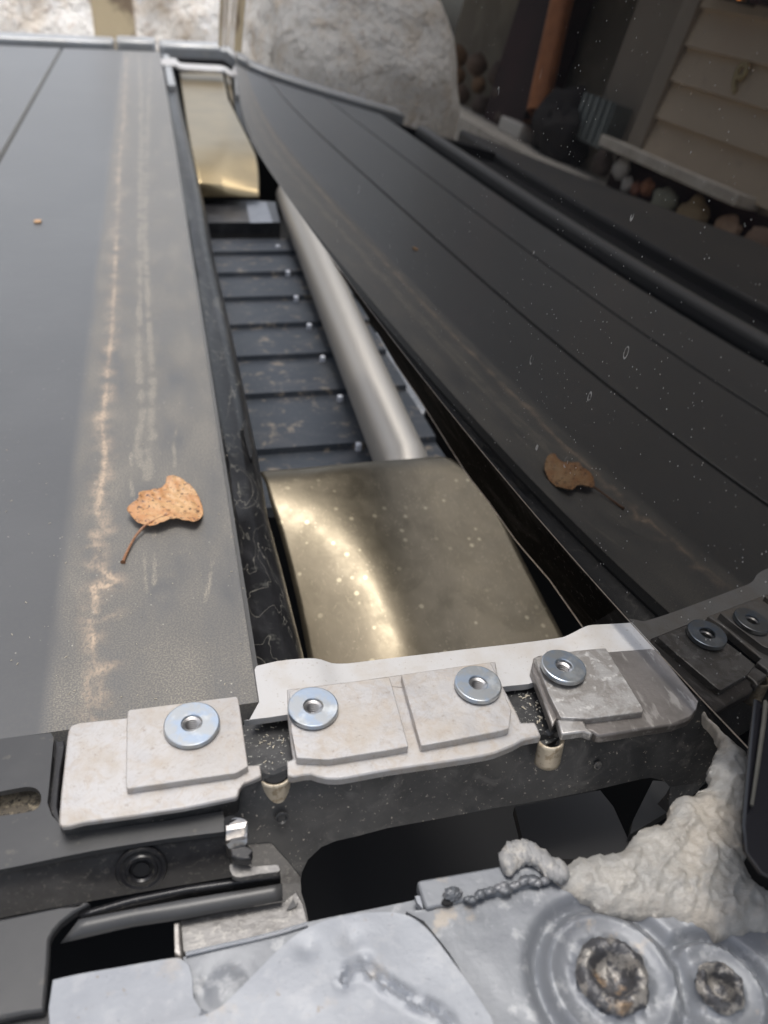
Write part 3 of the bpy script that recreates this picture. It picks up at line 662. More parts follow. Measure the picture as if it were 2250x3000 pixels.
# silver spring clip on the left of the beam
px_plate('spring_clip', smooth(Z('H', [(1225, 850), (1250, 825), (1300, 818), (1335, 828), (1338, 870), (1332, 915), (1335, 960), (1290, 985), (1235, 985), (1220, 960), (1222, 900)]), 2, True), .0505, .004, M['steel'], fr0, grid=.0012, relief=lambda x, y: .0012 * math.sin(y * 1600), label='bright folded clip')
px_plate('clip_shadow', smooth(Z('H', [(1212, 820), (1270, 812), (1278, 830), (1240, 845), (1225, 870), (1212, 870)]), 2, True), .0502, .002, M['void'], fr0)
px_plate('broken_tab', Z('H', [(1240, 985), (1330, 970), (1362, 985), (1365, 1010), (1350, 1025), (1362, 1040), (1300, 1045), (1250, 1030)]), .0500, .003, M['black'], fr0, bevel=.0004)
px_plate('worn_slot', smooth(Z('H', [(1240, 1085), (1262, 1070), (1380, 1085), (1490, 1076), (1505, 1090), (1505, 1112), (1400, 1125), (1300, 1142), (1255, 1130)]), 2, True), .0455, .002, M['beam_grey'], fr0)

# inner parts seen dimly through the openings
inn = thing('inner_brace', 'dark grey brace seen dimly through the opening under the beam', 'brace', (.1, .12, -.02))
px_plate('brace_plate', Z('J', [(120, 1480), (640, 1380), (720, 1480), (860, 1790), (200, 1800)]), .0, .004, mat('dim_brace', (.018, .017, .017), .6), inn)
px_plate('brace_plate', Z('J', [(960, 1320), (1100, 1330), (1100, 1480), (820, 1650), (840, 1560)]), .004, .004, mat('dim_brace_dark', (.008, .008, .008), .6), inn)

# ================================================================== washers with threaded inserts
def washer(k, label, tilt=(0, 0), r=.0070):
    c = Wp[k]; t = thing('washer', label, 'washer', (c.x, c.y, ZPAD), group='zinc washers on the bolting pads')
    th = .00175; prof = [(.0026, 0), (.0026, th * .85), (.00285, th), (r - .00035, th), (r - .0001, th * .93), (r, th * .75), (r, th * .2), (r - .0002, 0)]
    R = Matrix.Rotation(tilt[0], 3, 'X') @ Matrix.Rotation(tilt[1], 3, 'Y'); rows = []
    up = .0001 + abs(math.sin(tilt[0])) * r * .9 + abs(math.sin(tilt[1])) * r * .9
    for rr, z in prof: rows.append([R @ Vector((rr * math.cos(a), rr * math.sin(a), z)) + Vector((c.x, c.y, ZPAD + up)) for a in [2 * math.pi * i / 72 for i in range(72)]])
    rows.append(rows[0]); V, F = loft_geo(rows, True); link('ring', V, F, M['zinc'], t, angle=18)
    rows = []; n = 130                       # threaded bore going down through the pad
    for i in range(n):
        z = ZPAD + .0011 - i * .00008; ph = (i % 10) / 10; rr = .00185 + .00080 * abs(ph * 2 - 1)
        rows.append([Vector((c.x + (rr + .00004 * math.cos(a)) * math.cos(a), c.y + rr * math.sin(a), z + .0008 * a / (2 * math.pi))) for a in [2 * math.pi * j / 26 for j in range(26)]])
    rows.insert(0, [Vector((c.x + .0029 * math.cos(a), c.y + .0029 * math.sin(a), ZPAD + .0013)) for a in [2 * math.pi * j / 26 for j in range(26)]])
    V, F = loft_geo(rows, True); F.append(tuple(range(len(V) - 26, len(V)))); link('threaded_insert', V, F, M['thread'], t, angle=60)
washer(1, 'leftmost zinc washer on the pale pad overlapping the cover', (0, 0), .00735)
washer(2, 'bluish zinc washer left of the groove in the middle casting', (0, .02), .0070)
washer(3, 'zinc washer right of the groove in the middle casting', (0, .03), .0068)
washer(4, 'tilted zinc washer on the stained dark casting nearest the window', (-.02, .10), .0068)

# ================================================================== black plastic bracket on the left
pb = thing('plastic_bracket', 'black plastic bracket with oval slot and folded front lip at lower left', 'bracket', (-.05, .12, .03))
top_px = [(-60, 1606), (0, 1596), (60, 1588), (110, 1583)] + Z('H', [(290, 392), (285, 440), (262, 680), (255, 740), (280, 810), (330, 862), (380, 886), (430, 892), (550, 884), (900, 836), (1205, 784), (1212, 840), (1212, 896), (900, 935), (700, 966), (500, 1000), (300, 1040), (120, 1078), (0, 1102), (-160, 1135)])
slot_px = smooth(Z('H', [(-120, 700), (0, 680), (100, 661), (160, 655), (200, 668), (221, 700), (218, 745), (190, 778), (130, 795), (0, 812), (-120, 830)]), 3, True)
px_plate('top_face', top_px, .0470, .0018, M['plastic'], pb, holes=[slot_px])
px_plate('slot_filler', Z('H', [(-160, 640), (260, 620), (260, 830), (-160, 850)]), .041, .002, mat('sandy_grit', (.10, .085, .065), .8, 0, [(260, .45, .6, (.32, .27, .19), .9), (600, .5, .6, (.02, .02, .02), .8)], [(500, .002)]), pb)
px_plate('side_lip', Z('H', [(298, 395), (318, 410), (345, 400), (352, 440), (330, 560), (318, 680), (312, 760), (330, 850), (300, 840), (275, 800), (262, 745), (268, 690), (285, 560)]), .0445, .002, M['black'], pb, bevel=.0004)
tpx = Z('H', [(-160, 1135), (0, 1102), (120, 1078), (300, 1040), (500, 1000), (700, 966), (900, 935), (1212, 896)])
bpx = Z('H', [(-160, 1395), (0, 1365), (120, 1340), (300, 1306), (500, 1270), (700, 1235), (900, 1200), (1260, 1140)])
R0 = resample([P(u, v, .0452) for u, v in tpx], 24); R1 = resample([P(u, v, .033) for u, v in bpx], 24)
rows = [[p + Vector((0, 0, .0014)) for p in R0]] + [[a.lerp(b, t) + Vector((0, 0, .0006 * math.sin(t * 3.14))) for a, b in zip(R0, R1)] for t in (.06, .2, .4, .6, .8, 1)]
loft('front_face', rows, M['black'], pb)
q0 = Z('H', [(765, 1095)])[0]; c = P(q0[0], q0[1], .0392); nn = (R1[12] - R0[12]).cross(R0[13] - R0[12]).normalized(); nn = nn if nn.z > 0 else -nn
e1 = (R0[14] - R0[10]).normalized(); e2 = nn.cross(e1)
for r_, m in ((.0067, M['plastic']),):
    rows = [[c + e1 * rr * math.cos(a) + e2 * rr * math.sin(a) + nn * h for a in [2 * math.pi * k / 36 for k in range(36)]] for rr, h in ((.0062, .0004), (.0059, .0009), (.0052, .0009), (.0046, .0006), (.0040, .0006), (.0037, .0010), (.0031, .0010), (.0027, .0004), (.0024, -.003))]
    V, F = loft_geo(rows, True); F.append(tuple(range(8 * 36, 9 * 36))); link('grommet', V, F, M['black'], pb, angle=25)
    link('grommet_bore', *tube_geo([c + nn * -.0020, c + nn * .00055], .0019, 20), M['void'], pb)
def lip(nm, t, b, zt, zb, m, th=.0012):
    a_ = resample([P(u, v, zt) for u, v in Z('H', t)], 20); b_ = resample([P(u, v, zb) for u, v in Z('H', b)], 20)
    return loft(nm, [a_, [x.lerp(y, .5) for x, y in zip(a_, b_)], b_], m, pb, thick=th)
lip('channel_wall', [(430, 1340), (700, 1262), (1000, 1200), (1510, 1120)], [(440, 1375), (700, 1310), (1000, 1250), (1515, 1160)], .040, .036, M['void'])
lip('channel_wall', [(430, 1330), (700, 1250), (1000, 1190), (1510, 1118)], [(470, 1350), (720, 1290), (1000, 1230), (1515, 1135)], .0405, .038, M['black'])
lip('lower_lip', [(430, 1370), (700, 1316), (1000, 1262), (1525, 1176)], [(330, 1500), (700, 1412), (960, 1376), (1525, 1268)], .0405, .0385, M['plastic'])
px_plate('lower_plate', Z('H', [(-160, 1400), (0, 1366), (200, 1325), (470, 1272), (490, 1280), (400, 1330), (330, 1385), (285, 1440), (268, 1475), (262, 1600), (248, 1760), (238, 1862), (120, 1880), (0, 1905), (-160, 1940)]), .0420, .003, M['plastic'], pb, bevel=.0008)
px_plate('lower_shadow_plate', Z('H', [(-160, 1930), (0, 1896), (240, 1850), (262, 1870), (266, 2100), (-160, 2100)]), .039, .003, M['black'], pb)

# ================================================================== silver support and lower galvanised parts
sb = thing('support_angle', 'grey metal angle bracket below the black plastic lip', 'bracket', (0, .1, .03))
px_plate('angle_face', Z('H', [(972, 1376), (1200, 1330), (1530, 1272), (1600, 1215), (1640, 1290), (1665, 1390), (1500, 1440), (1300, 1490), (1000, 1560), (985, 1540)]), .037, .003, M['beam_grey'], sb, bevel=.0003)
px_plate('angle_edge', Z('H', [(938, 1386), (972, 1376), (978, 1500), (985, 1560), (972, 1578), (942, 1562)]), .0385, .004, M['cast_mid'], sb, bevel=.0005)
px_plate('drip_mark', Z('I', [(290, 1690), (330, 1625), (345, 1660), (360, 1640), (350, 1670), (310, 1690)]), .0375, .0003, M['black'], sb)

gp = thing('galvanised_panel', 'pale galvanised sheet panel with rounded corner and long raised seam', 'panel', (.03, .07, .03))
px_plate('left_sheet', smooth(Z('H', [(285, 1695), (420, 1665), (700, 1618), (930, 1578), (985, 1588), (1022, 1622)]), 3) + Z('H', [(1040, 1690), (1045, 1790), (1080, 1850), (1160, 1880), (1170, 1960), (1150, 2100), (275, 2100), (262, 1850)]), .0415, .002, M['galv'], gp, bevel=.0006,
         grid=.003, relief=lambda x, y: .0003 * fbm(x, y, 0, 60))
mid_px = smooth(Z('L', [(225, 505), (300, 480), (500, 430), (700, 378), (832, 335), (1100, 280), (1300, 240), (1400, 225), (1420, 300), (1659, 320)]), 2) + Z('L', [(1659, 900), (-100, 900), (-100, 700), (250, 640), (285, 700), (262, 620), (240, 540)])
mp0 = P(*Z('L', [(440, 660)])[0], .040)
def midrel(x, y):
    r = math.hypot(x - mp0.x, y - mp0.y); return -.0008 * math.exp(-((r - .0056) / .0009) ** 2) + .0006 * math.exp(-(r / .003) ** 2) + .0003 * fbm(x, y, 0, 60)
px_plate('middle_sheet', mid_px, .040, .002, M['galv_dark'], gp, grid=.0017, relief=midrel)
ridge = [(250, 480), (330, 470), (500, 432), (700, 388)]
link('edge_bead', *tube_geo([P(u, v, .0405) for u, v in Z('L', [(240, 492), (400, 455), (560, 420), (700, 385), (830, 345)])], .0006, 8), M['galv'], gp)
front_px = smooth(Z('L', [(-120, 850), (120, 826), (250, 806), (330, 785), (400, 752), (460, 700), (520, 640), (600, 560), (680, 480), (770, 400), (860, 350), (950, 318), (1050, 298), (1150, 286), (1240, 284), (1320, 300), (1390, 345), (1450, 410), (1540, 530), (1620, 640), (1720, 790)]), 3) + Z('L', [(1760, 900), (1760, 1100), (-120, 1100)])
ZFp = .0485
seam = [P(u, v, ZFp).to_2d() for u, v in smooth(Z('L', [(1010, 610), (1030, 580), (1070, 560), (1110, 560), (1160, 600), (1250, 660), (1350, 720), (1430, 760), (1500, 800), (1530, 860)]), 3)]
dots = [(P(u, v, ZFp).to_2d(), r, h) for (u, v), r, h in zip(Z('L', [(835, 460), (1045, 420), (1110, 515), (1010, 615)]), (.0022, .0024, .0014, .0016), (-.0006, -.0005, -.0009, -.0012))]
def frel(x, y):
    p = Vector((x, y)); z = .0004 * fbm(x, y, 0, 45)
    d = min(seg_d(p, a, b) for a, b in zip(seam, seam[1:]))
    z += .0008 * math.exp(-((d - .0011) / .0006) ** 2) * (.7 + .8 * fbm(x, y, 3, 500)) - .0003 * math.exp(-(d / .0006) ** 2) * (1 + fbm(x, y, 2, 900))
    for c, r, h in dots: z += h * math.exp(-((p - c).length / r) ** 2)
    return z
px_plate('front_sheet', front_px, ZFp, .0022, M['galv'], gp, grid=.00085, relief=frel, bevel=0)

# right-hand sheet with two pressed bosses
rs = thing('pressed_panel', 'grey pressed sheet with two round bosses around crusty weld holes', 'panel', (.1, .06, .03))
ZR = .0445
rp = Z('K', [(60, 556), (150, 548), (400, 490), (700, 425), (850, 400), (1000, 480), (1200, 545), (1350, 595), (1450, 640), (1659, 610), (1900, 600), (1900, 1250), (420, 1250), (440, 1056), (350, 900), (250, 740), (140, 600)])
b1 = P(*Z('K', [(968, 850)])[0], ZR); b2 = P(*Z('K', [(1440, 905)])[0], ZR); kpx = (P(*Z('K', [(1128, 850)])[0], ZR) - b1).length / 160
def boss(r, R, h): # ring groove then dished centre
    return h * math.exp(-((r - R) / (R * .13)) ** 2) - h * 1.2 * math.exp(-((r - R * .74) / (R * .14)) ** 2)
def rrel(x, y):
    z = .0005 * fbm(x, y, 0, 50)
    r1 = math.hypot(x - b1.x, y - b1.y) / (330 * kpx)
    for c, R, hr in ((b1, 330 * kpx, 150 * kpx), (b2, 235 * kpx, 98 * kpx)):
        dx, dy = x - c.x, y - c.y; r = math.hypot(dx, dy * 1.0); keep = 1 if c is b1 else 1 / (1 + math.exp(-(r1 - 1.04) / .03))
        z += keep * -.0026 * math.exp(-((r - R * .98) / (R * .11)) ** 2) + .0006 * math.exp(-((r - R * .80) / (R * .07)) ** 2) - .0009 / (1 + math.exp((r - R * .62) / (R * .06)))
        z += (-.0040 / (1 + math.exp((r - hr * .55) / (hr * .10)))) + .0016 * math.exp(-((r - hr * .92) / (hr * .22)) ** 2) * (1 + 1.1 * fbm(x, y, 1, 420, 3))
        z += .0012 * fbm(x, y, 4, 700, 2) * math.exp(-(r / (hr * 1.05)) ** 4)
    return z
px_plate('boss_sheet', rp, ZR, .003, M['galv_dark'], rs, grid=.0007, relief=rrel)
for c, hr, nm in ((b1, 150 * kpx, 'weld_rim'), (b2, 98 * kpx, 'weld_rim')):
    rows = []
    for i, (rr, h) in enumerate(((1.06, -.0022), (1.0, -.0012), (.9, -.0003), (.78, .0), (.66, -.0005), (.58, -.0016), (.50, -.004), (.3, -.0048))):
        row = []
        for k in range(64):
            a = 2 * math.pi * k / 64; ra = hr * rr * (1 + .07 * fbm(math.cos(a), math.sin(a), i * .3, 1.7)); x, y = c.x + ra * math.cos(a), c.y + ra * math.sin(a)
            row.append(Vector((x, y, ZR + .0032 + h + .0011 * fbm(x, y, i, 480, 3))))
        rows.append(row)
    V, F = loft_geo(rows, True); F.append(tuple(range(7 * 64, 8 * 64))); link(nm, V, F, M['hole_rough'], rs, angle=70)
# top box edge with weld blobs
px_plate('box_edge', Z('K', [(108, 428), (125, 418), (300, 388), (500, 352), (700, 350), (720, 420), (500, 470), (300, 512), (150, 548), (138, 520)]), .0455, .004, M['galv_dark'], rs, bevel=.0006)
px_plate('box_lip', Z('K', [(100, 490), (125, 488), (135, 548), (110, 520)]), .044, .002, M['galv'], rs)
random.seed(3)
wl = resample([P(u, v, .0462) for u, v in Z('K', [(330, 500), (400, 482), (470, 466), (540, 444), (610, 428), (700, 402)])], 26)
wb = []
for i, p in enumerate(wl):
    r = .00055 + .0005 * random.random(); q = p + Vector((random.uniform(-.0008, .0008), random.uniform(-.0008, .0008), 0))
    blob('weld_bead', q, (r * 1.6, r * 1.2, r * .8), M['weld'], rs, seed=i, rough=.35, sub=2, fr=2.4)
blob('weld_bead', P(*Z('K', [(265, 482)])[0], .0460), (.0022, .0017, .0013), M['weld'], rs, seed=77, rough=.3, sub=4, fr=5)
px_plate('pit', smooth(Z('K', [(215, 520), (230, 500), (262, 505), (268, 522), (240, 530)]), 3, True), .0459, .0006, M['void'], rs)
# ribbed end loop of the bead (rope-like lump)
lp = Z('K', [(510, 345), (530, 310), (570, 295), (620, 300), (660, 330), (690, 365), (740, 380)])
for i in range(13):
    t = i / 12; pts = resample([P(u, v, .047) for u, v in lp], 13); p = pts[i]
    blob('sealant_rib', p, (.0022, .0034, .0017), M['sealant_grey'], rs, seed=i + 30, rough=.35, sub=2, fr=2)

# ================================================================== sealant mass
def sealant():
    out = Z('J', [(1110, 700), (1150, 690), (1240, 800), (1340, 930), (1540, 1110)]) + [(1640, 1650), (1625, 1760), (1618, 1850), (1640, 1890), (1700, 1930)] + Z('K', [(1780, 600), (1659, 618), (1560, 636), (1450, 642), (1400, 615), (1350, 592), (1280, 575), (1200, 552), (1080, 548), (950, 545), (900, 500), (850, 478), (780, 440), (720, 400), (690, 345), (760, 325), (850, 290), (960, 280), (1030, 265), (1080, 200), (1140, 150), (1200, 150), (1225, 110), (1245, 60), (1270, 25), (1330, 15), (1400, 2)]) + Z('J', [(1180, 1390), (1300, 1330), (1338, 1290), (1328, 1200), (1360, 1140), (1388, 1080), (1370, 1000), (1340, 960), (1290, 900), (1240, 850), (1160, 760)])
    o2 = []
    zc = .0475
    pl = [P(u, v, zc).to_2d() for u, v in out]
    cx = sum(p.x for p in pl) / len(pl)
    dense = resample([Vector((p.x, p.y, 0)) for p in pl + [pl[0]]], 340)[:-1]
    o2 = [(p.x + .0008 * fbm(p.x, p.y, 9, 300, 3), p.y + .0008 * fbm(p.x, p.y, 19, 300, 3)) for p in dense]
    segs = list(zip(o2[::2], o2[2::2] + [o2[0]]))
    def rel(x, y):
        p = Vector((x, y)); d = min(seg_d(p, Vector(a), Vector(b)) for a, b in segs)
        e = 1 - math.exp(-d / .0022)
        xr, yr = x * .8 + y * .6, (y * .8 - x * .6) * 1.9; rd_ = abs(fbm(xr * .7 + fbm(x, y, 2, 90) * .005, yr, 7, 85, 3)); fold = max(0, 1 - rd_ * 5) ** 1.3
        rd2 = abs(fbm(x, y + .01, 1, 210, 3)); fold2 = max(0, 1 - rd2 * 3)
        amp = 1 - .75 * max(0, min(1, (y - .095) / .025)) if x > .112 else 1
        cr = .0014 * fold * amp + .0005 * fold2 * amp
        return -.003 + e * (.0034 + cr + .0008 * fbm(x, y, 4, 40) + .00022 * fbm(x, y, 4, 500))
    V, F = plate_geo(o2, zc, .006, grid=.00075, relief=rel)
    return link('sealant', V, F, M['sealant'], label='lumpy dried off-white sealant mass at the corner under the window', cat='sealant', angle=80)
sealant()

# ================================================================== pillar trim at the right edge
pt = thing('pillar_trim', 'tall blurred gloss black pillar trim with a modelled reflection streak at the right edge', 'trim', (.17, .09, .05))
ppx = [(1640, 1430), (1628, 1500), (1617, 1600), (1608, 1690), (1600, 1780), (1604, 1840), (1640, 1890), (1720, 1930), (1780, 1900), (1780, 1300), (1665, 1300)]
ptop = [P(u, v, .073) for u, v in ppx]
V = ptop + [p + Vector((.042, .032, -.05)) for p in ptop]; n = len(ptop)
link('post', V, [tuple(range(n)), tuple(range(2 * n - 1, n - 1, -1))] + [(i, i + n, (i + 1) % n + n, (i + 1) % n) for i in range(n)], M['gloss'], pt, bevel=.001)
link('reflection_streak', *tube_geo([P(u, v, .0745) for u, v in [(1672, 1380), (1662, 1450), (1650, 1560), (1636, 1660), (1624, 1740)]], lambda t: .0008 * (1 - .5 * t), 8), M['joint'], pt)  # pale tube stands in for light reflected in the gloss trim

# ================================================================== leaf and its stem
def leaf():
    px = smooth(Z('F', [(835, 562), (790, 545), (755, 515), (728, 482), (745, 462), (795, 435), (800, 412), (870, 385), (915, 372), (950, 345), (960, 322), (1010, 313), (1050, 322), (1100, 345), (1130, 375), (1155, 430), (1158, 475), (1150, 510), (1128, 540), (1100, 549), (1060, 540), (1010, 532), (960, 545), (920, 560), (870, 570)]), 3, True)
    z0 = .004; pl = [P(u, v, z0) for u, v in px]; t = thing('leaf', 'curled dry orange-brown leaf with dark spots lying on the dirty slat', 'leaf', (pl[0].x, pl[0].y, .0003))
    c = sum(pl, Vector()) / len(pl); tip = P(*Z('F', [(1150, 470)])[0], z0); base = P(*Z('F', [(835, 562)])[0], z0); ax = (tip - base).to_2d().normalized(); pr = Vector((-ax.y, ax.x))
    def rel(x, y):
        p = Vector((x, y)) - base.to_2d(); s = p.dot(ax); q = p.dot(pr) - .003 * math.sin(s * 120)
        z = -.0016 + 12. * (q - .004) ** 2 + .0018 * math.sin(s * 110 + 1) + .0008 * fbm(x, y, 0, 140) + .0006 * fbm(x, y, 0, 420)
        z -= .00035 * math.exp(-(q / .0006) ** 2); return z
    V, F = plate_geo([tuple(p.to_2d()) for p in pl], z0, 0, grid=.0009, relief=rel)
    o = link('blade', V, F, M['leaf'], t, angle=80); s = o.modifiers.new('thickness', 'SOLIDIFY'); s.thickness = .00025
    sp = [P(u, v, z) for (u, v), z in zip(Z('F', [(860, 545), (835, 562), (810, 585), (780, 620), (755, 660), (730, 710), (712, 750), (703, 775)]), (.0036, .0034, .003, .0022, .0016, .0011, .0009, .0009))]
    V, F = tube_geo([Vector(p) for p in smooth(sp, 3)], lambda t: .00055 + .0002 * abs(2 * t - 1) + (.00045 if t > .96 else 0), 8); link('stem', V, F, M['stem'], t)
    vein = [base + Vector((0, 0, -.0006))] + [Vector((*(base.to_2d() + ax * s + pr * .003 * math.sin(s * 120)).to_2d(), 0)) for s in (.004, .008, .013, .018, .022)]
    vein = [Vector((p.x, p.y, z0 + rel(p.x, p.y) + .0003)) for p in vein]; link('midrib', *tube_geo(vein, lambda t: .0003 * (1 - .7 * t), 6), M['stem'], t)
leaf()

# ================================================================== surroundings: rocks, post, house (mostly mirrored in the window)
rocks = [((-1.3, 4.9, -.35), (.9, .6, .75), 'large bleached boulder at top left beyond the rail'),
         ((-.30, 4.6, -.45), (.62, .5, .62), 'bright white boulder beyond the rail, behind the timber post'),
         ((.42, 4.5, -.30), (.50, .5, .66), 'bright boulder beyond the rail, right of the timber post'),
         ((-.85, 4.0, -.80), (.7, .5, .55), 'low pale boulder in front of the large one at top left')]
for i, (c, r, lb) in enumerate(rocks):
    blob('boulder', c, r, M['rock'], None, seed=i + 1, rough=.22, sub=5, label=lb, cat='boulder', group='boulders beyond the bed')
def to_mirror(u, v, dist):   # a point seen in the window at this place in the picture
    d = ray(u, v); o = Vector((0, 0, CAMH)); t = .2
    for _ in range(60):
        p = o + d * t; f = p.x - glass_pt(p.y, p.z).x; p2 = o + d * (t + 1e-5); f2 = p2.x - glass_pt(p2.y, p2.z).x; t -= max(-.2, min(.2, f / ((f2 - f) / 1e-5)))
    p = o + d * t; n = Vector((1, -(gx(p.y + 1e-4) - gx(p.y - 1e-4)) / 2e-4, -GK - 2 * GQ * (p.z - GZ0))).normalized(); r = d - 2 * d.dot(n) * n
    return p + r * dist, p, r
c, _, r_ = to_mirror(765, 165, 4.3)
blob('boulder', (c.x, c.y, c.z - .05), (.745, .745, .60), M['rock'], None, seed=11, rough=.10, sub=5, label='big round white boulder reflected at the top of the window', cat='boulder', group='boulders beyond the bed')
pc = P(247, 60, -.1) ; d = ray(247, 40); s = 3.7 / d.y
post = box('timber_post', d.x * s - .075, d.x * s + .075, 3.6, 3.75, -1.2, .5, M['post'], None, label='weathered timber post standing among the bright boulders', cat='post', bevel=.01)

HX = -4.0
hs = thing('house', 'taupe clapboard house with brass number nine reflected in the window', 'house', (HX, 4, -1.2))
lv = [-.02, .225, .455, .665, .885, 1.10, 1.32, 1.54, 1.76]
for k in range(len(lv) - 1):
    z0, z1 = lv[k], lv[k + 1] + .012; x0 = HX
    V = [Vector((x0 - .02, -1.5, z1)), Vector((x0 - .02, 4.28, z1)), Vector((x0 + .030, 4.28, z0)), Vector((x0 + .030, -1.5, z0)), Vector((x0 - .04, -1.5, z1)), Vector((x0 - .04, 4.28, z1)), Vector((x0 - .04, 4.28, z0)), Vector((x0 - .04, -1.5, z0))]
    link('siding_board', V, [(0, 1, 2, 3), (4, 5, 6, 7), (0, 1, 5, 4), (3, 2, 6, 7), (1, 2, 6, 5), (0, 3, 7, 4)], M['siding'], hs)
box('corner_trim', HX - .05, HX + .055, 4.285, 4.46, -.02, 1.7, M['trim'], hs)
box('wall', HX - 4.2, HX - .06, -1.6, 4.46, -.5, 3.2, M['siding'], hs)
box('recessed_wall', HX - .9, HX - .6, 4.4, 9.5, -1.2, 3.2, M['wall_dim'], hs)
box('pilaster', HX - .59, HX - .25, 4.75, 5.35, -.6, 1.8, M['trim'], hs)
box('maroon_panel', HX - .5, HX - .1, 6.35, 7.2, -.6, 2.4, M['maroon'], hs)
box('ledge', HX - .05, HX + .26, 2.98, 4.60, -.06, .012, M['concrete'], hs, bevel=.01)
box('foundation', HX - .2, HX - .02, -1.6, 4.6, -1.2, -.06, M['maroon'], hs)
box('soffit', HX - 4.5, HX + .12, -1.9, 9.6, 1.30, 1.42, M['trim'], hs)
box('eave_board', HX + .1, HX + .14, 1.6, 4.2, .93, 1.05, M['maroon'], hs)
cu = bpy.data.curves.new('nine', 'FONT'); cu.body = '9'; cu.size = .24; cu.extrude = .008; cu.bevel_depth = .004
tmp = bpy.data.objects.new('nine', cu); col.objects.link(tmp); bpy.context.view_layer.update()
me = bpy.data.meshes.new_from_object(tmp.evaluated_get(bpy.context.evaluated_depsgraph_get())); bpy.data.objects.remove(tmp)
me.materials.clear(); me.materials.append(M['gold'])
num = bpy.data.objects.new('house_number', me); col.objects.link(num); num.parent = hs
num.rotation_euler = (math.pi / 2, 0, math.pi / 2); num.location = Vector((HX + .035, 3.54, .49)) - Vector(hs.location)
lm = thing('porch_lamp', 'small glowing orange porch lamp at the top right corner of the reflection', 'lamp', (HX + .1, 3.83, .93))
em = bpy.data.materials.new('orange_glow'); em.use_nodes = True; b_ = em.node_tree.nodes['Principled BSDF']; b_.inputs['Emission Color'].default_value = (1, .32, .08, 1); b_.inputs['Emission Strength'].default_value = 6; b_.inputs['Base Color'].default_value = (.8, .4, .2, 1)
blob('bulb', (HX + .17, 3.80, .96), (.022, .03, .03), em, lm, rough=.05, sub=2)
box('lamp_plate', HX + .05, HX + .15, 3.72, 3.88, .925, 1.04, M['black'], lm, bevel=.01)
ds = thing('downspout', 'copper coloured downspout ending in a white block beside the maroon panel', 'downspout', (HX, 6.05, -.2))
link('pipe', *tube_geo([Vector((HX, 6.23, 2.)), Vector((HX, 6.22, .78)), Vector((HX, 6.0, -.04)), Vector((HX, 6.0, -.15))], .125, 16), M['copper'], ds)
box('splash_block', HX - .1, HX + .15, 6.0, 6.45, -.30, -.18, M['foot'], None, label='white splash block below the copper downspout', cat='block', bevel=.02)
cbx = thing('ribbed_bin', 'blue grey ribbed metal box beside the downspout', 'bin', (HX - .1, 5.05, -.1))
box('body', HX - .25, HX - .02, 4.86, 5.36, -.10, .22, M['zinc_box'], cbx)
for k in range(5): box('rib', HX - .02, HX + .01, 4.89 + k * .10, 4.93 + k * .10, -.08, .22, M['zinc_box'], cbx)
blob('shrub_clump', (HX - .05, 5.55, -.12), (.25, .33, .28), mat('dark_clump', (.035, .032, .033), .8), None, seed=5, rough=.5, sub=4, label='dark clump between the downspout and the ribbed box', cat='shrub')
random.seed(5)
stones = [(4.36, -.09, .10, (.70, .68, .66), 'white'), (4.22, -.17, .07, (.66, .64, .62), 'small white'), (4.10, -.17, .055, (.5, .24, .17), 'small reddish'), (3.98, -.13, .07, (.52, .24, .14), 'orange-brown'), (3.74, -.16, .13, (.45, .46, .38), 'grey green'), (3.42, -.17, .15, (.55, .42, .26), 'tan'), (3.05, -.15, .11, (.66, .46, .33), 'pinkish'), (2.75, -.15, .14, (.36, .25, .19), 'dark brown'), (4.62, -.12, .12, (.12, .09, .08), 'blackish')]
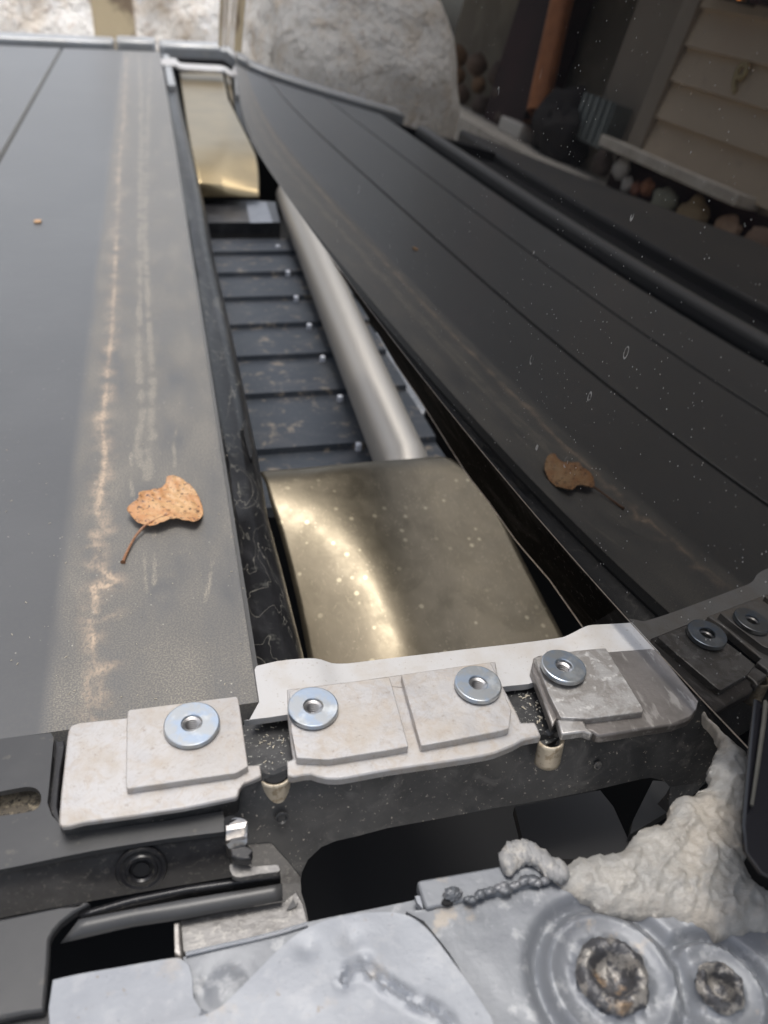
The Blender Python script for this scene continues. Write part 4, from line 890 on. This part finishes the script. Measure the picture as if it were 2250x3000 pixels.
for i, (y, z, r, c, nm) in enumerate(stones):
    blob('stone', (HX + .10, y, z - .05), (r * .6, r * .95, r * .72), stone(c), None, seed=i + 3, rough=.38, sub=3, label='%s round stone in the row under the house ledge' % nm, cat='stone', group='stones under the ledge')
box('bank', HX - .3, HX + .6, -1.5, 8.5, -1.2, -.30, M['ground'], None, kind='structure')
for i in range(14):
    y = 6.9 + .2 * i; r = .10 + .05 * random.random()
    blob('stone', (HX - .2, y, -.22 + .16 * (i % 3)), (r, r, r * .8), stone(random.choice([(.22, .15, .11), (.30, .18, .10), (.16, .12, .10)])), None, seed=i, rough=.2, sub=2,
         label='%s brown stone in the dim wall, %s' % (('dark', 'rusty', 'dull')[i % 3], ('lowest course, ', 'middle course, ', 'top course, ')[i % 3] + ('beside the maroon panel', 'a little left of the maroon panel', 'midway to the boulder', 'near the boulder', 'right behind the boulder edge')[i // 3]), cat='stone', group='stones in the dim wall')

# loose grit and straw crumbs on the cover and in the recesses
random.seed(12); V = []; F = []
def grain(u, v, z, ln, wd):
    p = P(u, v, z); a = random.uniform(0, math.pi); ex_ = Vector((math.cos(a), math.sin(a), 0)); ey_ = Vector((-ex_.y, ex_.x, 0)); b = len(V)
    for k in (0, 1):
        for sx, sy in ((-1, -1), (1, -1), (1, 1), (-1, 1)): V.append(p + ex_ * sx * ln * (1 - .3 * k) + ey_ * sy * wd * (1 - .4 * k) + Vector((0, 0, .0002 + wd * 1.3 * k)))
    F.extend([tuple(b + i for i in f) for f in ((0, 3, 2, 1), (4, 5, 6, 7), (0, 1, 5, 4), (1, 2, 6, 5), (2, 3, 7, 6), (3, 0, 4, 7))])
for _ in range(80): grain(random.uniform(10, 540), random.uniform(950, 1530), .0, random.uniform(.00015, .0006), random.uniform(.00008, .00016))
for _ in range(22): grain(random.uniform(545, 615), random.uniform(1555, 1650), ZREC, random.uniform(.0002, .0006), .00012)
for _ in range(22): grain(random.uniform(1120, 1180), random.uniform(1500, 1570), ZREC, random.uniform(.0002, .0008), .00018)
link('grit', V, F, mat('pale_grit', (.55, .50, .40), .8), label='pale grit and straw crumbs scattered over the cover and recesses', cat='grit', kind='stuff', smooth_sh=False)
